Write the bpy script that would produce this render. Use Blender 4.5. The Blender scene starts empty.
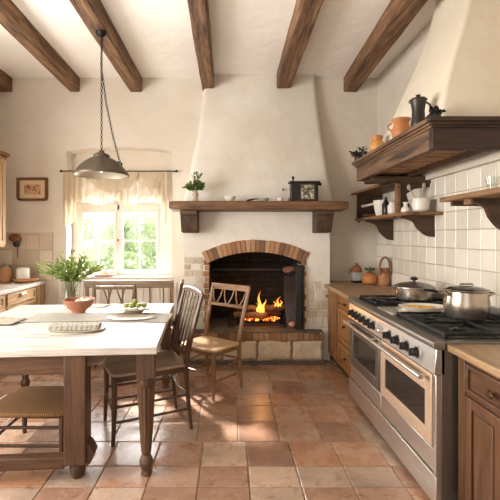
import bpy, bmesh, math, random
from mathutils import Vector, Matrix, noise
rnd = random.Random(7)
PI = math.pi
SC = bpy.context.scene
C = SC.collection
W = {}   # own record of world matrices

# ------------------------------------------------------------------ materials
def new_mat(name):
    m = bpy.data.materials.new(name); m.use_nodes = True
    nt = m.node_tree; nt.nodes.clear()
    out = nt.nodes.new('ShaderNodeOutputMaterial')
    b = nt.nodes.new('ShaderNodeBsdfPrincipled')
    nt.links.new(b.outputs[0], out.inputs[0])
    return m, nt, b, out
def lin(c):
    return tuple(((v/255)/12.92 if v/255 <= .04045 else ((v/255+.055)/1.055)**2.4) for v in c)+(1,)
def N(nt, t, **k):
    n = nt.nodes.new(t)
    for a, v in k.items():
        if a in n.inputs: n.inputs[a].default_value = v
        else: setattr(n, a, v)
    return n
def coords(nt, scale=(1,1,1)):
    tc = nt.nodes.new('ShaderNodeTexCoord'); mp = nt.nodes.new('ShaderNodeMapping')
    mp.inputs['Scale'].default_value = scale
    nt.links.new(tc.outputs['Object'], mp.inputs[0]); return mp.outputs[0]
def ramp(nt, fac, stops):
    r = nt.nodes.new('ShaderNodeValToRGB'); e = r.color_ramp.elements
    while len(e) > 1: e.remove(e[-1])
    e[0].position, e[0].color = stops[0]
    for p, c in stops[1:]:
        x = e.new(p); x.color = c
    nt.links.new(fac, r.inputs[0]); return r.outputs[0]
def bump(nt, b, h, strength=.3, dist=.01):
    n = N(nt, 'ShaderNodeBump'); n.inputs['Strength'].default_value = strength; n.inputs['Distance'].default_value = dist
    nt.links.new(h, n.inputs['Height']); nt.links.new(n.outputs[0], b.inputs['Normal'])
def plain(name, c, rough=.5, metal=0, var=.12, nscale=9, bmp=0):
    m, nt, b, o = new_mat(name)
    co = coords(nt); n = N(nt, 'ShaderNodeTexNoise'); n.inputs['Scale'].default_value = nscale; n.inputs['Detail'].default_value = 5
    nt.links.new(co, n.inputs[0])
    L = lin(c)
    a = tuple(v*(1-var) for v in L[:3])+(1,); d = tuple(min(1, v*(1+var)) for v in L[:3])+(1,)
    nt.links.new(ramp(nt, n.outputs[0], [(.3, a), (.7, d)]), b.inputs['Base Color'])
    b.inputs['Roughness'].default_value = rough; b.inputs['Metallic'].default_value = metal
    if bmp: bump(nt, b, n.outputs[0], bmp, .01)
    return m
def plaster(name, c, c2, s=1.2):
    m, nt, b, o = new_mat(name)
    co = coords(nt)
    n = N(nt, 'ShaderNodeTexNoise'); n.inputs['Scale'].default_value = s; n.inputs['Detail'].default_value = 6; n.inputs['Roughness'].default_value = .6
    n2 = N(nt, 'ShaderNodeTexNoise'); n2.inputs['Scale'].default_value = 7; n2.inputs['Detail'].default_value = 7
    nt.links.new(co, n.inputs[0]); nt.links.new(co, n2.inputs[0])
    nt.links.new(ramp(nt, n.outputs[0], [(.3, lin(c2)), (.65, lin(c))]), b.inputs['Base Color'])
    b.inputs['Roughness'].default_value = .9
    ad = N(nt, 'ShaderNodeMath', operation='ADD'); nt.links.new(n.outputs[0], ad.inputs[0]); nt.links.new(n2.outputs[0], ad.inputs[1])
    bump(nt, b, ad.outputs[0], .35, .03)
    return m
def wood(name, dark, light, axis='x', rough=.5, s=1.0, knots=True, bmp=.25, deep=None):
    m, nt, b, o = new_mat(name)
    k = {'x': (1.2, 16, 16), 'y': (16, 1.2, 16), 'z': (16, 16, 1.2)}[axis]
    k = tuple(v*s for v in k)
    co = coords(nt, k)
    n = N(nt, 'ShaderNodeTexNoise'); n.inputs['Scale'].default_value = 1.0; n.inputs['Detail'].default_value = 8; n.inputs['Roughness'].default_value = .65; n.inputs['Distortion'].default_value = .6
    nt.links.new(co, n.inputs[0])
    n2 = N(nt, 'ShaderNodeTexNoise'); n2.inputs['Scale'].default_value = 5; n2.inputs['Detail'].default_value = 4
    nt.links.new(co, n2.inputs[0])
    mx = N(nt, 'ShaderNodeMath', operation='MULTIPLY_ADD'); mx.inputs[1].default_value = .35
    nt.links.new(n2.outputs[0], mx.inputs[0]); 
    s1 = N(nt, 'ShaderNodeMath', operation='MULTIPLY'); s1.inputs[1].default_value = .65
    nt.links.new(n.outputs[0], s1.inputs[0]); nt.links.new(s1.outputs[0], mx.inputs[2])
    D = lin(dark); Lt = lin(light); dd = lin(deep) if deep else tuple(v*.45 for v in D[:3])+(1,)
    nt.links.new(ramp(nt, mx.outputs[0], [(.36, dd), (.45, D), (.6, Lt)]), b.inputs['Base Color'])
    b.inputs['Roughness'].default_value = rough
    bump(nt, b, mx.outputs[0], bmp, .006)
    return m
def tinted(name, cols, rough=.5, nscale=6, mott=.25, bmp=.3, spots=None):
    """colour picked per tile / brick / stone by the 'tint' attribute, mottled by noise"""
    m, nt, b, o = new_mat(name)
    at = nt.nodes.new('ShaderNodeAttribute'); at.attribute_name = 'tint'
    co = coords(nt)
    n = N(nt, 'ShaderNodeTexNoise'); n.inputs['Scale'].default_value = nscale; n.inputs['Detail'].default_value = 7; n.inputs['Roughness'].default_value = .65
    nt.links.new(co, n.inputs[0])
    s1 = N(nt, 'ShaderNodeMath', operation='MULTIPLY_ADD'); s1.inputs[1].default_value = mott*2; s1.inputs[2].default_value = -mott
    nt.links.new(n.outputs[0], s1.inputs[0])
    ad = N(nt, 'ShaderNodeMath', operation='ADD', use_clamp=True); nt.links.new(at.outputs['Fac'], ad.inputs[0]); nt.links.new(s1.outputs[0], ad.inputs[1])
    st = [(i/(len(cols)-1), lin(c)) for i, c in enumerate(cols)]
    col = ramp(nt, ad.outputs[0], st)
    if spots:
        n3 = N(nt, 'ShaderNodeTexNoise'); n3.inputs['Scale'].default_value = 14; n3.inputs['Detail'].default_value = 9; n3.inputs['Roughness'].default_value = .75
        nt.links.new(co, n3.inputs[0])
        f = ramp(nt, n3.outputs[0], [(.34, (1,1,1,1)), (.44, (0,0,0,1))])
        mix = N(nt, 'ShaderNodeMix', data_type='RGBA'); nt.links.new(f, mix.inputs[0]); nt.links.new(col, mix.inputs[6]); mix.inputs[7].default_value = lin(spots)
        col = mix.outputs[2]
    nt.links.new(col, b.inputs['Base Color'])
    b.inputs['Roughness'].default_value = rough
    rr = ramp(nt, n.outputs[0], [(.3, (rough*.75,)*3+(1,)), (.7, (min(1, rough*1.3),)*3+(1,))]); nt.links.new(rr, b.inputs['Roughness'])
    bump(nt, b, n.outputs[0], bmp, .012)
    return m
def emit(name, stops, strength, h):
    m, nt, b, o = new_mat(name)
    tc = nt.nodes.new('ShaderNodeTexCoord'); sp = nt.nodes.new('ShaderNodeSeparateXYZ'); nt.links.new(tc.outputs['Object'], sp.inputs[0])
    dv = N(nt, 'ShaderNodeMath', operation='DIVIDE'); dv.inputs[1].default_value = h; nt.links.new(sp.outputs[2], dv.inputs[0])
    c = ramp(nt, dv.outputs[0], stops)
    b.inputs['Base Color'].default_value = (0.02, .01, .005, 1)
    nt.links.new(c, b.inputs['Emission Color']); b.inputs['Emission Strength'].default_value = strength
    return m
def glassy(name, tint=(1,1,1), gloss=.06, rough=.02):
    m, nt, b, o = new_mat(name); nt.nodes.remove(b)
    t = N(nt, 'ShaderNodeBsdfTransparent'); t.inputs[0].default_value = tint+(1,)
    g = N(nt, 'ShaderNodeBsdfGlossy'); g.inputs['Roughness'].default_value = rough
    f = N(nt, 'ShaderNodeLayerWeight'); f.inputs[0].default_value = .5
    pw = N(nt, 'ShaderNodeMath', operation='POWER'); pw.inputs[1].default_value = 4; nt.links.new(f.outputs['Facing'], pw.inputs[0])
    ad = N(nt, 'ShaderNodeMath', operation='MULTIPLY_ADD', use_clamp=True); ad.inputs[1].default_value = .5; ad.inputs[2].default_value = gloss; nt.links.new(pw.outputs[0], ad.inputs[0])
    mx = N(nt, 'ShaderNodeMixShader'); nt.links.new(ad.outputs[0], mx.inputs[0]); nt.links.new(t.outputs[0], mx.inputs[1]); nt.links.new(g.outputs[0], mx.inputs[2])
    nt.links.new(mx.outputs[0], o.inputs[0]); return m
def cloth(name, c, trans=.5, see=.1, s=60):
    m, nt, b, o = new_mat(name)
    co = coords(nt); n = N(nt, 'ShaderNodeTexNoise'); n.inputs['Scale'].default_value = s; n.inputs['Detail'].default_value = 4; nt.links.new(co, n.inputs[0])
    L = lin(c); nt.links.new(ramp(nt, n.outputs[0], [(.3, tuple(v*.85 for v in L[:3])+(1,)), (.7, L)]), b.inputs['Base Color'])
    b.inputs['Roughness'].default_value = .95; bump(nt, b, n.outputs[0], .3, .004)
    t = N(nt, 'ShaderNodeBsdfTranslucent'); t.inputs[0].default_value = L
    tr = N(nt, 'ShaderNodeBsdfTransparent')
    m1 = N(nt, 'ShaderNodeMixShader'); m1.inputs[0].default_value = trans; nt.links.new(b.outputs[0], m1.inputs[1]); nt.links.new(t.outputs[0], m1.inputs[2])
    m2 = N(nt, 'ShaderNodeMixShader'); m2.inputs[0].default_value = see; nt.links.new(m1.outputs[0], m2.inputs[1]); nt.links.new(tr.outputs[0], m2.inputs[2])
    nt.links.new(m2.outputs[0], o.inputs[0]); return m
def steel(name, c=(190,186,178), rough=.32, axis='y'):
    m, nt, b, o = new_mat(name)
    k = {'x': (1, 120, 120), 'y': (120, 1, 120), 'z': (120, 120, 1)}[axis]
    co = coords(nt, k); n = N(nt, 'ShaderNodeTexNoise'); n.inputs['Scale'].default_value = 1; n.inputs['Detail'].default_value = 3; nt.links.new(co, n.inputs[0])
    L = lin(c); nt.links.new(ramp(nt, n.outputs[0], [(.3, tuple(v*.88 for v in L[:3])+(1,)), (.7, L)]), b.inputs['Base Color'])
    b.inputs['Metallic'].default_value = .92; b.inputs['Roughness'].default_value = rough
    return m
def rush(name):
    m, nt, b, o = new_mat(name)
    co = coords(nt); w = N(nt, 'ShaderNodeTexWave'); w.inputs['Scale'].default_value = 26; w.inputs['Distortion'].default_value = 3; w.inputs['Detail'].default_value = 2
    w2 = N(nt, 'ShaderNodeTexWave', bands_direction='Y'); w2.inputs['Scale'].default_value = 26; w2.inputs['Distortion'].default_value = 3
    nt.links.new(co, w.inputs[0]); nt.links.new(co, w2.inputs[0])
    mu = N(nt, 'ShaderNodeMath', operation='MULTIPLY'); nt.links.new(w.outputs['Fac'], mu.inputs[0]); nt.links.new(w2.outputs['Fac'], mu.inputs[1])
    nt.links.new(ramp(nt, mu.outputs[0], [(0, lin((96,64,32))), (.6, lin((172,128,74)))]), b.inputs['Base Color'])
    b.inputs['Roughness'].default_value = .8; bump(nt, b, mu.outputs[0], .8, .01); return m

MT = {
 'wall': plaster('wall_plaster', (218,209,196), (206,195,180)),
 'breast': plaster('breast_plaster', (228,222,212), (214,205,191), 1.8),
 'ceiling': plaster('ceiling_plaster', (246,242,236), (240,234,226)),
 'flue': plaster('flue_plaster', (228,219,200), (219,208,188)),
 'white': plaster('white_paint', (226,220,212), (216,209,200), 3),
 'beam': wood('beam_oak', (90,62,41), (144,108,74), 'y', .75, .8, deep=(38,24,15), bmp=.7),
 'mantel': wood('mantel_oak', (96,66,42), (128,92,60), 'x', .6, 1, deep=(48,30,18), bmp=.5),
 'corbel': wood('corbel_oak', (66,48,36), (92,68,50), 'z', .65, 1),
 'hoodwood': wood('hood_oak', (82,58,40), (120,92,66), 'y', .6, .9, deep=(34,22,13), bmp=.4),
 'hoodshade': wood('hood_oak_shaded', (44,28,18), (66,44,28), 'x', .6, .8, deep=(24,15,9)),  # same hood oak, darkened: shade on the canopy ends put into the colour
 'darkwood': wood('dark_oak', (58,38,25), (84,58,38), 'x', .5, 1),
 'darkwood_z': wood('dark_oak_upright', (58,38,25), (84,58,38), 'z', .5, 1),
 'shelf': wood('shelf_oak', (112,78,50), (142,104,68), 'y', .5, 1),
 'oak_y': wood('cabinet_oak_y', (128,88,50), (162,118,72), 'y', .45, .8, bmp=.12, deep=(96,62,34)),
 'oak_z': wood('cabinet_oak_z', (128,88,50), (162,118,72), 'z', .45, .8, bmp=.12, deep=(96,62,34)),
 'brown_y': wood('cabinet_brown_y', (78,50,31), (102,69,45), 'y', .4, .8, bmp=.12, deep=(56,33,20)),
 'brown_z': wood('cabinet_brown_z', (78,50,31), (102,69,45), 'z', .4, .8, bmp=.12, deep=(56,33,20)),
 'pale_y': wood('cabinet_pale_y', (172,138,100), (200,168,128), 'y', .5, .8, bmp=.1, deep=(140,108,74)),
 'pale_z': wood('cabinet_pale_z', (172,138,100), (200,168,128), 'z', .5, .8, bmp=.1, deep=(140,108,74)),
 'worktop': wood('worktop_oak', (142,113,81), (170,138,102), 'y', .34, .7, bmp=.06, deep=(124,92,60)),
 'tabletop': wood('table_top_wood', (198,191,182), (222,216,208), 'x', .38, .8, bmp=.12, deep=(168,158,146)),
 'tableleg': wood('table_leg_wood', (72,48,32), (98,70,48), 'z', .45, 1, bmp=.2),
 'tablerail': wood('table_rail_wood', (74,50,32), (102,72,48), 'x', .5, 1, bmp=.2),
 'chair_z': wood('chair_wood_z', (64,44,31), (92,66,46), 'z', .35, 1.2, bmp=.12),
 'chair_x': wood('chair_wood_x', (64,44,31), (92,66,46), 'x', .35, 1.2, bmp=.12),
 'chairseat': wood('chair_seat_sheen_wood', (132,112,92), (168,148,126), 'x', .28, .9, bmp=.08, deep=(98,80,62)),  # paler than the chair frame: light reflected off the seat is in the colour
 'light_z': wood('light_chair_z', (122,90,60), (156,120,84), 'z', .42, 1.2, bmp=.12),
 'light_y': wood('light_chair_y', (122,90,60), (156,120,84), 'y', .42, 1.2, bmp=.12),
 'settle': wood('settle_wood', (118,98,80), (150,128,106), 'x', .45, 1, bmp=.12),
 'midz': wood('mid_chair_z', (92,70,50), (126,100,74), 'z', .4, 1.2, bmp=.12),
 'midx': wood('mid_chair_x', (92,70,50), (126,100,74), 'x', .4, 1.2, bmp=.12),
 'lightseat': wood('light_seat', (176,142,104), (206,174,134), 'x', .38, .9, bmp=.08, deep=(150,116,82)),
 'floor': tinted('terracotta_tiles', [(140,108,90),(158,122,100),(178,144,120),(170,122,90),(194,166,142),(150,128,112)], .27, 4.5, .28, .25, spots=(116,84,66)),
 'grout': plain('grout', (142,122,102), .9, var=.2, nscale=30),
 'walltile': tinted('glazed_tiles', [(212,203,188),(222,214,200),(230,223,210)], .22, 3, .1, .05),
 'wallgrout': plain('tile_grout', (172,160,141), .9),
 'tantile': tinted('tan_tiles', [(186,168,146),(202,184,162),(214,198,176)], .3, 3, .1, .06),
 'brick': tinted('arch_brick', [(118,84,62),(148,106,76),(168,124,88),(180,142,106)], .8, 22, .3, .5),
 'fbrick': tinted('firebox_brick', [(18,13,11),(28,20,16),(38,26,20)], .9, 18, .3, .5),
 'mortar': plain('mortar', (140,118,94), .95, var=.2, nscale=40, bmp=.4),
 'stone': tinted('stone_blocks', [(150,132,104),(186,166,134),(214,196,166),(200,186,162)], .85, 12, .35, .9),
 'palestone': tinted('pale_stone', [(186,172,148),(206,194,174),(220,210,192)], .9, 14, .35, .8),
 'slate': plain('hearth_slate', (92,84,76), .6, var=.25, nscale=8, bmp=.3),
 'soot': plain('soot', (26,22,20), .95, var=.4, nscale=6, bmp=.3),
 'iron': plain('black_iron', (30,28,27), .45, .6, var=.2),
 'irongrey': plain('grey_iron', (52,50,48), .5, .5, var=.15),
 'castiron': plain('cast_iron', (22,22,23), .5, .3, var=.2),
 'steel': steel('brushed_steel', (226,222,215), .34, 'y'),
 'steeldark': steel('worn_steel', (156,151,144), .38, 'y'),
 'steelpot': steel('pot_steel', (182,170,155), .24, 'x'),
 'copperdoor': plain('bronze_enamel', (204,176,150), .36, .35, var=.05),
 'ovenglass': plain('oven_glass', (52,48,44), .08, .2, var=.1),
 'brass': plain('aged_brass', (110,92,66), .35, .9, var=.15),
 'lamp': plain('lamp_enamel', (96,85,70), .42, .55, var=.15, nscale=14),
 'lampin': plain('lamp_inside', (196,188,174), .35, .5, var=.08),
 'glass': glassy('clear_glass', gloss=.012),
 'vaseglass': glassy('vase_glass', (.95,.97,.94), .08),
 'terracotta': plain('terracotta', (160,104,76), .65, var=.15, nscale=12, bmp=.1),
 'clayred': plain('sooty_clay', (112,76,60), .8, var=.3, nscale=12, bmp=.3),
 'orange': plain('orange_clay', (184,120,70), .5, var=.15, nscale=9, bmp=.05),
 'yellowclay': plain('yellow_clay', (200,146,78), .45, var=.18, nscale=9),
 'pinkclay': plain('pink_clay', (206,156,132), .6, var=.08),
 'ceramic': plain('white_ceramic', (228,222,210), .3, var=.05),
 'greyceramic': plain('grey_ceramic', (170,168,162), .4, var=.1),
 'stoneware': plain('stoneware', (176,160,138), .5, var=.15),
 'black': plain('black_glaze', (26,24,23), .35, var=.2),
 'darkpewter': plain('dark_pewter', (62,58,54), .4, .6, var=.2),
 'leather': plain('leather', (130,84,50), .55, var=.2, nscale=20),
 'tanclay': plain('tan_clay', (172,122,84), .5, var=.1),
 'leaf': cloth('leaf_green', (138,160,80), .45, 0, 20),
 'leafdark': cloth('leaf_dark', (92,116,56), .35, 0, 20),
 'leafblack': plain('dried_leaf', (34,30,26), .7, var=.3, nscale=18),
 'stem': plain('stem', (96,104,52), .6),
 'outleaf': plain('garden_leaf', (172,186,146), .7, var=.22, nscale=2.5),
 'outleaf2': plain('garden_leaf_pale', (196,204,174), .7, var=.15, nscale=2.5),
 'grass': plain('grass', (128,150,88), .9, var=.2, nscale=3),
 'bark': plain('bark', (96,80,62), .9, var=.3, nscale=12, bmp=.5),
 'charred': plain('charred_log', (98,70,48), .9, var=.45, nscale=10, bmp=.6),
 'linen': cloth('linen', (226,218,202), .1, 0, 80),
 'napkin': cloth('grey_napkin', (176,166,148), .05, 0, 50),
 'lace': cloth('gauze_runner', (188,182,170), .1, .06, 120),
 'curtain': cloth('sheer_curtain', (208,190,164), .25, .08, 70),
 'greenfruit': plain('green_fruit', (132,138,62), .4, var=.2, nscale=14),
 'pasta': plain('yellow_pasta', (222,176,60), .5, var=.25, nscale=40, bmp=.4),
 'paper': plain('cream_mount', (214,190,156), .8, var=.06),
 'rush': rush('rush_weave'),
 'framewood': wood('frame_wood', (96,64,40), (124,86,56), 'x', .5, 2),
 'louvre': wood('hood_slats', (150,114,80), (184,146,108), 'x', .6, 1.4),
}
def art_mat():
    m, nt, b, o = new_mat('print_art')
    co = coords(nt); v = N(nt, 'ShaderNodeTexVoronoi'); v.inputs['Scale'].default_value = 38; nt.links.new(co, v.inputs[0])
    n = N(nt, 'ShaderNodeTexNoise'); n.inputs['Scale'].default_value = 16; nt.links.new(co, n.inputs[0])
    ad = N(nt, 'ShaderNodeMath', operation='ADD'); nt.links.new(v.outputs[0], ad.inputs[0]); nt.links.new(n.outputs[0], ad.inputs[1])
    nt.links.new(ramp(nt, ad.outputs[0], [(.55, lin((92,48,36))), (.8, lin((150,92,68))), (1.0, lin((200,160,128)))]), b.inputs['Base Color'])
    b.inputs['Roughness'].default_value = .8; return m
MT['art'] = art_mat()
def photo_mat():
    m, nt, b, o = new_mat('faded_photo')
    co = coords(nt); n = N(nt, 'ShaderNodeTexNoise'); n.inputs['Scale'].default_value = 26; n.inputs['Detail'].default_value = 4; nt.links.new(co, n.inputs[0])
    nt.links.new(ramp(nt, n.outputs[0], [(.38, lin((60,56,44))), (.5, lin((130,124,100))), (.6, lin((196,190,170)))]), b.inputs['Base Color'])
    b.inputs['Roughness'].default_value = .4; return m
MT['photo'] = photo_mat()
def stripe_mat():
    m, nt, b, o = new_mat('patterned_napkin')
    co = coords(nt, (1, 1.6, 1)); w = N(nt, 'ShaderNodeTexWave'); w.inputs['Scale'].default_value = 9; w.inputs['Distortion'].default_value = 5; w.inputs['Detail'].default_value = 3
    nt.links.new(co, w.inputs[0]); nt.links.new(ramp(nt, w.outputs['Fac'], [(.05, lin((134,128,114))), (.2, lin((168,162,148))), (.9, lin((182,176,163)))]), b.inputs['Base Color'])
    b.inputs['Roughness'].default_value = .95; return m
MT['pattern'] = stripe_mat()

# ------------------------------------------------------------------ mesh helpers (all in world coordinates)
class MB:
    def __init__(s):
        s.bm = bmesh.new(); s.tl = s.bm.faces.layers.float.new('tint_f'); s.t = .5; s.M = None
    def v(s, p):
        p = Vector(p)
        if s.M is not None: p = s.M @ p
        return s.bm.verts.new(p)
    def f(s, vs):
        try:
            x = s.bm.faces.new(vs); x[s.tl] = s.t; return x
        except ValueError: return None
    def ring(s, pts): return [s.v(p) for p in pts]
    def skin(s, rings, closed=True, cap=True):
        R = [s.ring(r) for r in rings]
        for a, b in zip(R, R[1:]):
            n = len(a)
            for i in range(n if closed else n-1): s.f([a[i], a[(i+1) % n], b[(i+1) % n], b[i]])
        if cap:
            s.f(list(reversed(R[0]))); s.f(R[-1])
        return s
    def box(s, x0, x1, y0, y1, z0, z1):
        s.skin([[(x0,y0,z0),(x1,y0,z0),(x1,y1,z0),(x0,y1,z0)], [(x0,y0,z1),(x1,y0,z1),(x1,y1,z1),(x0,y1,z1)]]); return s
    def prism(s, poly, ax, d0, d1):
        """poly of 2-D points extruded along axis ax: 'x' -> (y,z), 'y' -> (x,z), 'z' -> (x,y)"""
        g = {'x': lambda p, d: (d, p[0], p[1]), 'y': lambda p, d: (p[0], d, p[1]), 'z': lambda p, d: (p[0], p[1], d)}[ax]
        return s.skin([[g(p, d0) for p in poly], [g(p, d1) for p in poly]])
    def tube(s, pts, r, seg=10, cap=True, flat=None):
        """swept tube; r number or list; flat = (a,b) cross-section scale"""
        P = [Vector(p) for p in pts]; n = len(P)
        rr = r if isinstance(r, (list, tuple)) else [r]*n
        rings = []; up = None
        for i in range(n):
            t = (P[min(i+1, n-1)]-P[max(i-1, 0)]).normalized()
            if up is None:
                up = Vector((0,0,1)) if abs(t.z) < .9 else Vector((0,1,0))
            a = t.cross(up).normalized(); b = a.cross(t).normalized(); up = b
            fa, fb = flat if flat else (1, 1)
            rings.append([P[i]+a*math.cos(k*2*PI/seg)*rr[i]*fa+b*math.sin(k*2*PI/seg)*rr[i]*fb for k in range(seg)])
        return s.skin(rings, True, cap)
    def bar(s, a, b, w, h, up=(0,0,1)):
        a = Vector(a); b = Vector(b); t = (b-a).normalized(); u = Vector(up)
        if abs(t.dot(u)) > .95: u = Vector((0,1,0))
        x = t.cross(u).normalized(); y = x.cross(t).normalized()
        q = [(-w/2,-h/2),(w/2,-h/2),(w/2,h/2),(-w/2,h/2)]
        return s.skin([[p+x*i+y*j for i, j in q] for p in (a, b)])
    def lathe(s, prof, c, seg=28, sx=1, sy=1, cap=True, wob=0):
        rings = [[(c[0]+max(r, .0005)*math.cos(k*2*PI/seg)*sx*(1+wob*math.cos(k*2*PI/seg*8)), c[1]+max(r, .0005)*math.sin(k*2*PI/seg)*sy*(1+wob*math.cos(k*2*PI/seg*8)), c[2]+z) for k in range(seg)] for r, z in prof]
        return s.skin(rings, True, cap)
    def ball(s, c, r, sub=2, sc=(1,1,1), nz=0, nf=3):
        g = bmesh.ops.create_icosphere(s.bm, subdivisions=sub, radius=1)
        for v in g['verts']:
            p = v.co.copy(); k = 1+(nz*noise.noise(p*nf+Vector(c)*3) if nz else 0)
            q = Vector(c)+Vector((p.x*sc[0], p.y*sc[1], p.z*sc[2]))*r*k
            v.co = s.M @ q if s.M is not None else q
            for f in v.link_faces: f[s.tl] = s.t
        return s
    def leaf(s, base, d, length, width, nrm=None, curl=.2):
        base = Vector(base); d = Vector(d).normalized(); n = Vector(nrm) if nrm else Vector((rnd.uniform(-1,1), rnd.uniform(-1,1), rnd.uniform(.2,1)))
        a = d.cross(n)
        if a.length < 1e-3: a = d.cross(Vector((1,0,0)))
        a.normalize(); u = a.cross(d).normalized()
        pts = []
        for t, w in ((0,.08),(.3,.85),(.6,1),(1,.03)):
            m = base+d*length*t-u*curl*length*t*t
            pts.append((m-a*width*w/2, m+u*width*.12*w, m+a*width*w/2))
        R = [[s.v(q) for q in p] for p in pts]
        for x, y in zip(R, R[1:]):
            s.f([x[0], x[1], y[1], y[0]]); s.f([x[1], x[2], y[2], y[1]])
    def build(s, name, mat, parent=None, bevel=0, smooth=False, origin=None, seg=2, subsurf=0, ang=35, solid=0, recalc=True):
        bm = s.bm
        if recalc: bmesh.ops.recalc_face_normals(bm, faces=bm.faces)
        if parent is not None: Wm = W[parent.name].copy()
        elif origin is not None: Wm = Matrix.Translation(Vector(origin))
        else: Wm = Matrix.Identity(4)
        bm.transform(Wm.inverted() if parent is None else W[parent.name].inverted())
        me = bpy.data.meshes.new(name)
        tv = [f[s.tl] for f in bm.faces]
        bm.to_mesh(me); bm.free()
        at = me.attributes.new('tint', 'FLOAT', 'FACE'); at.data.foreach_set('value', tv)
        if smooth:
            for p in me.polygons: p.use_smooth = True
            try: me.set_sharp_from_angle(angle=math.radians(ang))
            except Exception: pass
        me.materials.append(MT[mat] if isinstance(mat, str) else mat)
        o = bpy.data.objects.new(name, me); C.objects.link(o)
        if parent is not None:
            o.parent = parent; W[o.name] = W[parent.name].copy()
        else:
            o.matrix_world = Wm; o.location = Wm.translation; W[o.name] = Wm
        if solid:
            m = o.modifiers.new('s', 'SOLIDIFY'); m.thickness = solid; m.offset = 0
        if bevel:
            m = o.modifiers.new('b', 'BEVEL'); m.width = bevel; m.segments = seg; m.limit_method = 'ANGLE'; m.angle_limit = math.radians(40)
            for p in me.polygons: p.use_smooth = True
            try: me.set_sharp_from_angle(angle=math.radians(60))
            except Exception: pass
        if subsurf:
            m = o.modifiers.new('ss', 'SUBSURF'); m.levels = subsurf; m.render_levels = subsurf
        return o
def tag(o, label=None, cat=None, group=None, kind=None):
    if label: o['label'] = label
    if cat: o['category'] = cat
    if group: o['group'] = group
    if kind: o['kind'] = kind
    return o
def thing(name, label, cat, loc=(0,0,0), group=None, rz=0, kind=None):
    o = bpy.data.objects.new(name, None); C.objects.link(o); o.empty_display_size = .1
    o.location = loc; o.rotation_euler = (0,0,rz)
    W[o.name] = Matrix.Translation(Vector(loc)) @ Matrix.Rotation(rz, 4, 'Z')
    return tag(o, label, cat, group, kind)
def copy_tree(o, parent=None):
    c = o.copy(); C.objects.link(c)
    if parent: c.parent = parent
    for ch in [x for x in list(bpy.data.objects) if x.parent == o]: copy_tree(ch, c)
    return c
def struct(o, label=None):
    o['kind'] = 'structure'
    if label: o['label'] = label
    return o
def arc(cx, cz, r, a0, a1, n): # angles from +z, toward +x
    return [(cx+r*math.sin(a0+(a1-a0)*i/n), cz+r*math.cos(a0+(a1-a0)*i/n)) for i in range(n+1)]

# ------------------------------------------------------------------ tiles
def tile_field(u0, u1, v0, v1, su, sv, put, gap=.004, h=.006, jit=0, rows=None, skip=None, off=0, size_jit=0, m=None):
    """put(u,v,w)->world ; tiles as chamfered slabs in one mesh"""
    m = m or MB(); v = v0; r = 0
    while v < v1-1e-4:
        hv = rows[r % len(rows)] if rows else sv
        hv = min(hv, v1-v)
        u = u0-(off*su if r % 2 else 0)
        if rows: u = u0-rnd.choice((0, 0, 0, .5))*su*.35
        while u < u1-1e-4:
            wu = su*(1+rnd.uniform(-size_jit, size_jit)); a, b = max(u, u0), min(u+wu, u1)
            u += wu
            if b-a < gap*3: continue
            if skip and skip((a+b)/2, v+hv/2): continue
            m.t = rnd.random(); g = gap/2; c = gap*.6+.001
            dz = [rnd.uniform(-jit, jit) for _ in range(4)]; ga = g+rnd.uniform(0, jit)
            q = [(a+ga, v+g), (b-g, v+g), (b-g, v+hv-ga), (a+ga, v+hv-g)]
            q2 = [(a+ga+c, v+g+c), (b-g-c, v+g+c), (b-g-c, v+hv-ga-c), (a+ga+c, v+hv-g-c)]
            lo = [put(x, y, 0) for x, y in q]; mi = [put(x, y, h*.55+d) for (x, y), d in zip(q, dz)]; hi = [put(x, y, h+d) for (x, y), d in zip(q2, dz)]
            R = [m.ring(lo), m.ring(mi), m.ring(hi)]
            for A, B in zip(R, R[1:]):
                for i in range(4): m.f([A[i], A[(i+1) % 4], B[(i+1) % 4], B[i]])
            m.f(R[-1])
        v += hv; r += 1
    return m

# ================================================================== ROOM SHELL
XL, XR, YB, ZC = -2.97, 1.937, 5.2, 3.554
YN = -1.2
# floor
fl = tag(MB().box(XL-.15, XR+.15, YN, YB+.45, -.12, -.006).build('floor', 'grout'), kind='structure')
tf = tile_field(XL, XR, YN, YB, .31, .31, lambda u, v, w: (u, v, -.0065+w), gap=.006, h=.0065, jit=.0012, rows=[.31,.31,.27,.33,.31,.22,.31])
ft = tf.build('trim_1', 'floor', recalc=False); struct(ft, 'worn square terracotta floor tiles')
# ceiling, walls
struct(MB().box(XL-.15, XR+.15, YN, YB+.3, ZC, ZC+.15).build('ceiling', 'ceiling'))
w = MB()
y0, y1 = YB, YB+.3
w.box(XL-.15, -2.10, y0, y1, 0, ZC)
w.box(-2.10, -.73, y0, y1, 0, .955)
arcp = [(-2.10+1.37*i/14, 2.60+.055*math.sin(PI*i/14)**.7) for i in range(15)]
w.prism(arcp+[(-.73, ZC), (-2.10, ZC)], 'y', y0, y1)
w.box(-2.10, -.73, y0+.2, y1, 2.34, 2.68)
w.box(-.73, -.30, y0, y1, 0, ZC)
w.box(-.30, .97, y0, y1, 0, .30); w.box(-.30, .97, y0, y1, 1.36, ZC)
w.box(.97, XR+.15, y0, y1, 0, ZC)
struct(w.build('wall_back', 'wall'))
struct(MB().box(XR, XR+.15, YN, YB, 0, ZC).build('wall_right', 'wall'))
wl = MB()   # left wall with an opening outside the frame, added for the left area light
wl.box(XL-.15, XL, 3.1, YB, 0, ZC); wl.box(XL-.15, XL, YN, .5, 0, ZC); wl.box(XL-.15, XL, .5, 3.1, 0, .9); wl.box(XL-.15, XL, .5, 3.1, 2.7, ZC)
struct(wl.build('wall_left', 'wall'))
wf = MB()   # wall behind the camera with a wide opening
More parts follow.
